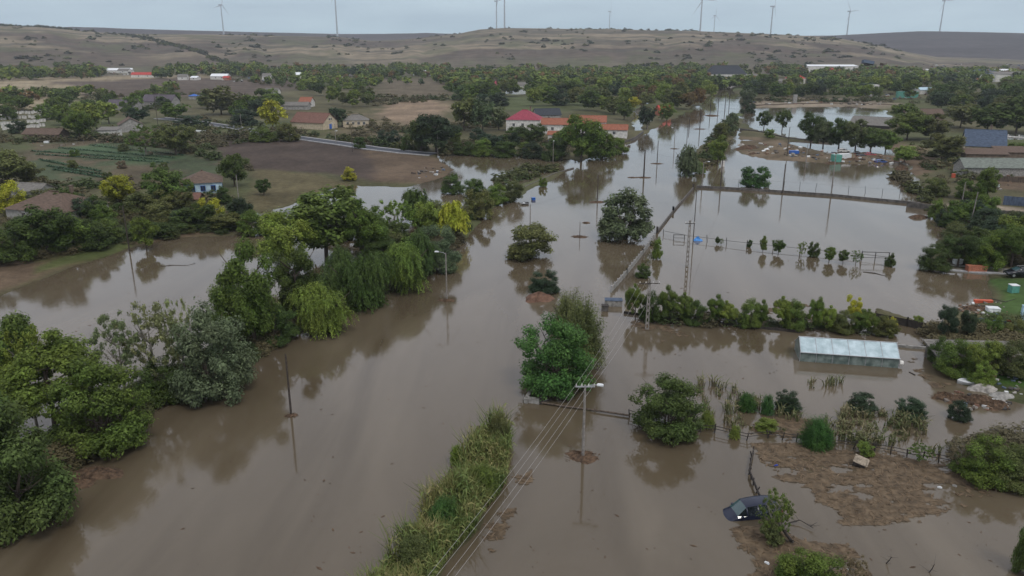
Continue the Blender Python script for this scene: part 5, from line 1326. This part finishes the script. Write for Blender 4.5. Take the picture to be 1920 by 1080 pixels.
crate(1843, 567, (2.4, .5, .3), -6, M_ORB, 'brick_row', 'low reddish row of bricks above the white block', 'bricks')
crate(1899, 548, (1.1, 1.0, 1.1), 0, M_TEAL, 'water_tank', 'green tank with a white top on the right lawn', 'tank', M_TARP)
crate(1918, 600, (.8, .3, 2.0), 0, M_CYAN, 'standing_board', 'upright pale blue panel at the right edge', 'panel')
crate(1567, 305, (2.6, 2.0, 2.4), 5, M_TEAL, 'green_cabin', 'dull green cabin on the muddy bar', 'cabin', M_TEAL, False)
crate(1582, 300, (3.8, 2.0, 1.9), 8, M_TARP, 'white_tank', 'white tank beside the dull green cabin', 'tank', None, False)
crate(1488, 292, (2.8, 1.8, 1.6), 0, M_BLUE, 'blue_container', 'blue container in the water left of the muddy bar', 'container', None, False)
lump(1308, 451, 1.9, 1.2, .7, mat('bright_blue_tarp', (.06, .25, .62), .5, .3, 3), 'blue_tarpaulin', 'bright blue bundle at the web pole in the flooded field', 'bundle', ground=False, jag=.35)
crate(1150, 572, (2.4, 1.3, .8), -4, M_CONC, 'kiosk', 'small pale hut with a blue grey roof at the end of street wall', 'kiosk', M_NAVY, False)
crate(1134, 582, (.9, .9, .7), -4, M_CONCD, 'meter_box', 'dark box floating beside the small pale hut', 'box', M_DKW, False)
crate(1000, 375, (.8, .7, .5), 20, M_BLUE, 'blue_drum', 'dark blue drum in the water by the thin fallen wall', 'drum', None, False)
crate(985, 383, (1.4, .8, .4), 20, M_DMET, 'dark_barrel', 'dark floating object left of the blue drum', 'drum', None, False)
crate(1355, 312, (1, .4, 1.6), 0, M_WHITE, 'notice_board', 'pale notice board near the narrow green strip', 'board', M_WHITE, False)
crate(1787, 333, (.7, .7, 1.0), 0, M_ORB, 'orange_barrel', 'orange barrel left of the long mossy barn', 'barrel')
crate(1868, 352, (1, .8, .8), 0, M_TARP, 'white_box', 'white box in front of the long mossy barn', 'box')
crate(1637, 181, (5, 4, 8), 0, M_WHITE, 'white_kiosk', 'small white tower like kiosk beyond the embankment', 'kiosk')
crate(1700, 183, (14, 3, 4), 0, M_TEAL, 'green_shed', 'pale green shed row beyond the embankment', 'shed')
crate(1490, 193, (2.2, 1.6, 5), 0, M_GREY, 'grey_monument', 'pale grey monument on the embankment', 'monument')
crate(373, 247, (5, 2.5, .5), -10, M_TARP, 'white_sheet', 'pale sheet lying beside the road start', 'sheet')
crate(88, 268, (1.6, 1.2, .6), 0, M_TARP, 'white_sack', 'white sack on the ground in front of the long barn', 'sack')
crate(186, 266, (1.6, 1.2, .6), 20, M_CREAM, 'cream_sack', 'cream sack in front of the white shed', 'sack')
crate(202, 450, (1.6, .7, .25), 8, M_TARP, 'white_board', 'white board lying on the bank under the hedge', 'board')
crate(62, 475, (.5, .4, .5), 8, M_TARP, 'white_bucket', 'tiny white bucket on the bank at left', 'bucket')
def drum(px, py, m, label):
    p = land(px, py); e = empty('barrel', p, 0, label, 'barrel')
    MB().tube((0, 0, -.1), (0, 0, .9), .33, .33, 16).build('body', m, e)
    for z in (.28, .6): MB().tube((0, 0, z), (0, 0, z + .05), .35, .35, 16).build('hoop', m, e)
    MB().tube((0, 0, .9), (0, 0, .93), .3, .3, 16).build('lid', m, e)
for x, y, m, l in [(1866,614,M_BLB,'leftmost blue barrel under the right garden bush'), (1873,617,M_BLB,'middle blue barrel under the right garden bush'), (1880,615,M_BLB,'rightmost blue barrel next to the orange barrel'), (1890,613,M_ORB,'orange red barrel right of the blue barrels'), (1838,610,M_BLB,'lone blue barrel left of the garden bush')]: drum(x, y, m, l)
# tilted dog house
p = gp(1610, 872); e = empty('dog_house', (p.x, p.y, .0), R(-28), 'tilted wooden dog house floating on the debris mat', 'dog house'); e.rotation_euler = (R(8), R(14), R(-28))
MB().box((0, 0, .25), (1.0, .8, .7)).build('wall', M_DKW, e)
MB().add([(-.6,-.55,.5),(.6,-.55,.5),(.6,0,.95),(-.6,0,.95),(-.6,-.55,.55),(.6,-.55,.55),(.6,0,1.0),(-.6,0,1.0)],[(3,2,1,0),(4,5,6,7),(0,1,5,4),(1,2,6,5),(2,3,7,6),(3,0,4,7)]).add([(-.6,.55,.5),(.6,.55,.5),(.6,0,.95),(-.6,0,.95),(-.6,.55,.55),(.6,.55,.55),(.6,0,1.0),(-.6,0,1.0)],[(0,1,2,3),(7,6,5,4),(4,5,1,0),(5,6,2,1),(6,7,3,2),(7,4,0,3)]).build('roof', mat('pale_boards', (.3, .25, .19), .9, .4, 6), e)
MB().box((.51, 0, .25), (.03, .34, .42)).build('doorway', M_DMET, e)
# leaning tree trunk by the car and drifting branches
def branch(pts, r, label, name='fallen_branch', twigs=6, seed=0):
    rd = random.Random(seed); b = MB(); P = [Vector(q) for q in pts]; n = len(P)
    for i in range(n - 1): b.tube(P[i], P[i + 1], r * (1 - i / n), r * (1 - (i + 1) / n) + .01, 7)
    for k in range(twigs):
        i = rd.randrange(n - 1); q = P[i].lerp(P[i + 1], rd.random()); d = Vector((rd.uniform(-1, 1), rd.uniform(-1, 1), rd.uniform(-.1, .8))).normalized() * rd.uniform(.3, .9); b.tube(q, q + d, r * .3, r * .1, 5)
    return tag(b.build(name, M_DKW), label, 'branch')
def g3(x, y, z): q = gp(x, y, z); return q
branch([g3(1490,1022,-.2), g3(1473,1000,.7), g3(1462,985,1.3), g3(1455,960,1.8)], .13, 'thick dark trunk leaning out of the water right of the drowned car', 'leaning_trunk', 5, 1)
branch([g3(1478,1018,-.1), g3(1466,1005,.4), g3(1458,995,.9)], .08, 'thinner dark trunk left of the thick leaning trunk', 'leaning_trunk', 3, 2)
branch([g3(1480,980,.1), g3(1500,975,.3), g3(1525,990,.2)], .05, 'bare branch drifting right of the leaning trunk', twigs=8, seed=3)
branch([g3(1660,1058,-.1), g3(1668,1050,.4), g3(1672,1044,.7)], .04, 'small twig standing in the water at the bottom right', twigs=5, seed=4)
branch([g3(1740,1076,-.1), g3(1748,1066,.3), g3(1752,1058,.8)], .04, 'thin stick in the water near the lower right corner', twigs=4, seed=5)
branch([g3(1545,470,.0), g3(1550,474,.2)], .03, 'short twig by the drowned saplings', twigs=3, seed=6)
branch([g3(1618,510,.0), g3(1640,512,.05), g3(1662,518,.0)], .1, 'dark log floating below the carpet beating frame', twigs=2, seed=7)
branch([g3(1705,698,.0), g3(1716,703,.05)], .09, 'short dark log floating right of the greenhouse', twigs=1, seed=8)
branch([g3(1800,580,.0), g3(1830,574,.25), g3(1868,572,.4)], .1, 'pale beam lying over the plank and soil heap', twigs=3, seed=9)
branch([g3(300,500,.0), g3(322,497,.04), g3(350,498,.0), g3(366,494,.02)], .06, 'line of floating twigs in the left pond', twigs=14, seed=10)
branch([g3(1858,560,.3), g3(1885,566,.3), g3(1905,560,.4)], .07, 'dark hose lying on the right lawn', twigs=0, seed=11)
for i, (x, y, m, lab) in enumerate([(1455, 873, M_BLB, 'tiny blue scrap on the debris mat'), (1438, 1056, M_TARP, 'tiny white scrap on the debris below the car'), (1593, 1067, M_TARP, 'tiny white scrap at the bottom right'), (1762, 914, M_TARP, 'tiny white scrap on the right part of debris mat'), (1790, 911, M_CONC, 'small pale plank on the right part of debris mat'), (1380, 812, M_WOOD, 'brown plank by the pale fence tuft')]):
    p = gp(x, y, .05); o = MB().box((0, 0, 0), (.35, .16, .1)).box((.02, .02, .07), (.2, .1, .06), .4).build('floating_scrap', m, None, False, p); o.rotation_euler = (.1, .1, x); tag(o, lab, 'scrap')
# white bee hives in rows at the left edge
hv = crate(6, 240, (1.0, 1.0, 1.3), 5, M_WHITE, 'bee_hive', 'white box hive in the rows at the left edge', 'bee hive', M_GREY)
hv['group'] = 'white hives in rows'
rd = random.Random(8)
for r_ in range(4):
    for c_ in range(15):
        if r_ == 0 and c_ == 0: continue
        x = 4 + c_ * 5.6 + rd.uniform(-1.5, 1.5); y = 243 - r_ * 9 - c_ * .4 + rd.uniform(-1, 1)
        if 38 < x < 52 and y > 225: continue
        h = hv.copy(); col.objects.link(h); h.location = land(x, y); h.rotation_euler = (0, 0, rd.uniform(-.3, .3))
        for ch in list(hv.children):
            k = ch.copy(); col.objects.link(k); k.parent = h
# cabbage rows in the left garden
M_CAB = leafmat('cabbage', (.05, .095, .05), False, .1)
for i, (a, b) in enumerate([((60,284),(300,300)), ((70,290),(320,306)), ((110,278),(330,297)), ((170,273),(345,292)), ((90,312),(210,330)), ((100,318),(200,334)), ((75,300),(190,322))]):
    A_, B_ = land(*a), land(*b); n_ = 90; P = np.array([tuple(A_.lerp(B_, k / n_)) for k in range(n_)]); P = np.repeat(P, 8, 0) + rs.normal(size=(n_ * 8, 3)) * [.3, .3, .1] + [0, 0, .25]
    nn = rs.normal(size=P.shape) * .5 + [0, 0, 1]; nn /= np.linalg.norm(nn, axis=1, keepdims=True)
    V, F = leafquads(P, nn, np.full(len(P), .45), 1.2)
    tag(link('vegetable_row', npmesh('vegetable_row', V, F, M_CAB)), f'{ordn[i]} row of low greens in the left vegetable garden', 'vegetable row', 'rows of greens in the left garden', 'stuff')

# ---------------------------------------------------------------- floating debris mats
def mat_of_debris(poly, name, label, thr=.47, res=.16, h=.02, seed=0):
    m = M_MAT
    P = W(poly); xs = [p.x for p in P]; ys = [p.y for p in P]
    gx = np.arange(min(xs), max(xs), res); gy = np.arange(min(ys), max(ys), res); XX, YY = np.meshgrid(gx, gy, indexing='ij')
    sdp = polysd(XX, YY, P); nz = fbm(XX / 3.2 + seed, YY / 1.6, 5); n2 = fbm(XX / .5 + seed, YY / .35, 3)
    keep = (nz + np.clip(sdp / 4, -.6, .08) + (n2 - .5) * .3 > thr) & (sdp > -1.2)
    Z = .02 + h * n2 * np.clip(sdp + .5, 0, 1)
    id_ = np.arange(XX.size).reshape(XX.shape)
    kf = keep[:-1, :-1] & keep[1:, :-1] & keep[1:, 1:] & keep[:-1, 1:]
    F = np.stack([id_[:-1, :-1][kf], id_[1:, :-1][kf], id_[1:, 1:][kf], id_[:-1, 1:][kf]], -1)
    V = np.stack([XX, YY, Z], -1).reshape(-1, 3)
    used = np.unique(F); mp_ = np.zeros(len(V), int); mp_[used] = np.arange(len(used)); V = V[used]; F = mp_[F]
    # straw and stems lying on top
    n_ = min(9000, len(V) // 3); k = rs.randint(0, len(V), n_); C = V[k] + [0, 0, .03]
    nn = rs.normal(size=C.shape) * .25 + [0, 0, 1]; nn /= np.linalg.norm(nn, axis=1, keepdims=True)
    V2, F2 = leafquads(C, nn, np.full(n_, .1), 5.0)
    nF = len(F); V = np.concatenate([V, V2]); F = np.concatenate([F, F2 + len(mp_[used])])
    me = npmesh(name, V, F, M_SILT); me.materials.append(m); me.polygons.foreach_set('material_index', (np.arange(len(me.polygons)) >= nF).astype(np.int32))
    tag(link(name, me), label, 'debris', kind='stuff')
M_SILT = mat('matted_litter', (.15, .11, .07), .85, .5, 1.3, .15, .15, c2=(.07, .052, .034), lo=.36, hi=.64)
M_MAT = bladesmat('straw_litter', [(.085, .055, .035), (.12, .085, .05), (.15, .105, .065), (.2, .15, .095)])
mat_of_debris([(1405,830),(1500,830),(1600,848),(1780,872),(1870,905),(1860,955),(1760,962),(1700,975),(1620,985),(1570,965),(1520,925),(1480,905),(1440,880)], 'debris_mat', 'broad brown mat of straw and flotsam below the garden fence', .42)
mat_of_debris([(1360,985),(1420,985),(1500,1010),(1600,1025),(1625,1080),(1560,1130),(1430,1110),(1400,1050)], 'debris_mat', 'brown mat of straw below the drowned car', .41, seed=20)
mat_of_debris([(1440,785),(1530,790),(1540,835),(1420,826),(1390,812)], 'debris_mat', 'thin litter at the fence left of the bright green shrub', .52, seed=40)
mat_of_debris([(860,1080),(960,930),(975,900),(1000,880),(960,970),(900,1080)], 'debris_mat', 'thin twigs and litter drifting right of the reed bed', .56, seed=60)
mat_of_debris([(1500,560),(1240,640),(1180,600),(1200,596),(1660,630),(1650,645)], 'debris_mat', 'litter collected beneath the orchard row', .56, seed=80)
# small clutter in yards, on the muddy bar and round the wreckage
m, n, N, K = newmat('mixed_rubbish')
out = N('ShaderNodeOutputMaterial'); p = N('ShaderNodeBsdfPrincipled'); K(p.outputs[0], out.inputs[0]); p.inputs['Roughness'].default_value = .8
ge = N('ShaderNodeNewGeometry'); r = N('ShaderNodeValToRGB'); K(ge.outputs['Random Per Island'], r.inputs[0]); r.color_ramp.interpolation = 'CONSTANT'; K(r.outputs[0], p.inputs['Base Color'])
cl = [(.07,.05,.035), (.5,.5,.48), (.2,.18,.15), (.1,.08,.06), (.3,.28,.25), (.62,.63,.62), (.045,.04,.035), (.16,.1,.06), (.09,.12,.17), (.17,.09,.06), (.14,.12,.1)]
while len(r.color_ramp.elements) < len(cl): r.color_ramp.elements.new(.5)
for i, c in enumerate(cl): r.color_ramp.elements[i].position = i / len(cl); r.color_ramp.elements[i].color = (*c, 1)
b = MB(); rd = random.Random(4)
for P, n_, s_ in [([(1390,268),(1480,272),(1600,292),(1710,298),(1700,310),(1560,303),(1400,288)], 170, (.3,1.3)), ([(1750,738),(1800,735),(1895,755),(1890,772),(1800,768)], 90, (.15,.6)), ([(1790,572),(1880,565),(1890,590),(1810,592)], 60, (.15,.55)),
                  ([(1840,690),(1920,700),(1920,745),(1870,735)], 30, (.15,.5)), ([(400,145),(700,142),(700,152),(420,154)], 90, (1,3)), ([(100,136),(330,136),(330,142),(100,142)], 50, (1,3)), ([(900,158),(1080,160),(1120,172),(900,176)], 70, (.8,2.6)),
                  ([(1620,120),(1920,118),(1920,150),(1640,150)], 130, (1,4)), ([(1650,165),(1800,168),(1800,185),(1650,188)], 70, (.8,2.5)), ([(620,225),(700,235),(680,250),(620,245)], 16, (.4,1.2)), ([(60,255),(240,255),(300,268),(60,276)], 40, (.4,1.2)),
                  ([(1800,330),(1900,330),(1900,360),(1800,350)], 30, (.3,1)), ([(770,318),(830,310),(840,325),(780,335)], 26, (.3,1.2)), ([(1395,188),(1660,190),(1660,197),(1395,196)], 50, (.6,2)), ([(1000,262),(1190,266),(1180,275),(1000,270)], 25, (.4,1.2)), ([(1330,150),(1500,150),(1500,160),(1330,160)], 50, (1,3))]:
    for x, y in sample(P, n_):
        p = land(x, y); s = rd.uniform(*s_); b.box((p.x, p.y, p.z + s * .15), (s, s * rd.uniform(.3, .9), s * rd.uniform(.2, .7)), rd.uniform(0, 3.1), rd.uniform(-.3, .3), rd.uniform(-.3, .3))
tag(b.build('scattered_rubbish', m), 'small scattered rubbish and yard clutter on banks and round houses', 'rubbish', kind='stuff')
# specks of litter drifting on the open water
pts = []
for P, n in [([(300,1078),(700,1078),(980,760),(1180,420),(1240,300),(1150,320),(900,430),(650,640),(200,900)], 130), ([(1000,1078),(1340,1078),(1400,860),(1190,790),(1000,800)], 40), ([(60,550),(240,480),(440,450),(400,540),(150,640)], 60),
             ([(1320,365),(1730,395),(1780,560),(1240,560)], 60), ([(1500,1000),(1900,960),(1900,1075),(1640,1075)], 25), ([(1180,640),(1480,650),(1480,720),(1180,700)], 50)]:
    pts += [tuple(gp(x, y)) for x, y in sample(P, n)]
C = np.array(pts); C = C + rs.normal(size=C.shape) * [.6, .6, 0]; C[:, 2] = .02
nn = rs.normal(size=C.shape) * .08 + [0, 0, 1]; nn /= np.linalg.norm(nn, axis=1, keepdims=True)
V, F = leafquads(C, nn, .06 + .16 * rs.rand(len(C)) ** 3, 2.5)
tag(link('floating_litter', npmesh('floating_litter', V, F, M_DEB)), 'dark specks of leaves and twigs drifting on the flood', 'litter', kind='stuff')
mat_of_debris([(1700,655),(1800,700),(1860,730),(1760,735),(1720,700)], 'debris_mat', 'brown scum in the water before the right garden', .56, seed=90)

# ---------------------------------------------------------------- wind turbines on the plateau
M_TUR = mat('turbine_paint', (.4, .44, .48), .6, .05, .05)
def turbine(px, yhub, ybase, rot, yaw, label, D=None):
    pxh = max(20, ybase - yhub); D = D or min(4200, max(2350, 95 * FPX / pxh))
    a = az_of(px, 40); x, y = D * math.sin(a), D * math.cos(a); z0 = gz(x, y)
    zh = CAM_H + elev_at(px, yhub) * D
    e = empty('wind_turbine', (x, y, z0), 0, label, 'wind turbine', 'wind turbines on the horizon')
    H_ = zh - z0; MB().tube((0, 0, -10), (0, 0, H_), 2.6, 1.5, 16).build('tower', M_TUR, e)
    Mx = Matrix.Rotation(R(yaw), 4, 'Z'); hc_ = Vector((0, 0, H_ + 1.5))
    b = MB(); b.box(hc_ + Mx @ Vector((0, 2.5, 0)), (4, 12, 4), R(yaw)); b.build('nacelle', M_TUR, e)
    hb = hc_ + Mx @ Vector((0, -5, 0)); MB().tube(hb + Mx @ Vector((0, 1.5, 0)), hb + Mx @ Vector((0, -2, 0)), 2, .9, 12).build('hub', M_TUR, e)
    for k in range(3):
        t = R(rot + 120 * k); d = Mx @ Vector((math.sin(t), 0, math.cos(t))); s = Mx @ Vector((math.cos(t), 0, -math.sin(t))); n_ = Mx @ Vector((0, 1, 0)); Lb = 46; vs = []
        for f, c, th in ((0.02, .9, .8), (.18, 1.5, .5), (.6, .95, .3), (1, .25, .1)):
            q = hb + d * Lb * f; vs += [q - s * c, q + n_ * th, q + s * c * .7, q - n_ * th]
        MB().add(vs, [(i * 4 + j, i * 4 + (j + 1) % 4, i * 4 + 4 + (j + 1) % 4, i * 4 + 4 + j) for i in range(3) for j in range(4)] + [(0,1,2,3), (15,14,13,12)]).build('blade', M_TUR, e)
turbine(417, 10, 56, 15, 70, 'leftmost wind turbine standing over the left hill')
turbine(631, -22, 62, 200, 40, 'wind turbine over the dip, cut by the top edge', 2350)
turbine(931, 3, 55, 195, 50, 'shorter wind turbine of the close pair over the middle hill', 2700)
turbine(946, -35, 55, 10, 20, 'taller wind turbine of the close pair, its top out of the picture', 2350)
turbine(1143, 22, 56, 8, 75, 'small wind turbine with an upright blade over the middle hill')
turbine(1314, 0, 62, 95, 15, 'tall wind turbine over the right end of middle hill', 2350)
turbine(1340, 30, 63, 5, 35, 'smallest wind turbine with a thin upright blade')
turbine(1447, 13, 65, 18, 60, 'wind turbine leaning a blade to the upper right')
turbine(1591, 22, 64, 205, 30, 'wind turbine over the gap between two hills')
turbine(1765, 2, 60, 90, 20, 'rightmost wind turbine above the dark hill', 3350)

# ---------------------------------------------------------------- hazy damp air
m, n, N, K = newmat('air')
out = N('ShaderNodeOutputMaterial'); v = N('ShaderNodeVolumePrincipled'); K(v.outputs[0], out.inputs['Volume'])
v.inputs['Color'].default_value = (.82, .88, .95, 1); v.inputs['Density'].default_value = .00013; v.inputs['Anisotropy'].default_value = .2
tag(MB().box((0, 0, 147), (12600, 12600, 306)).build('haze', m), 'thin damp haze over the whole valley', 'haze', kind='stuff')
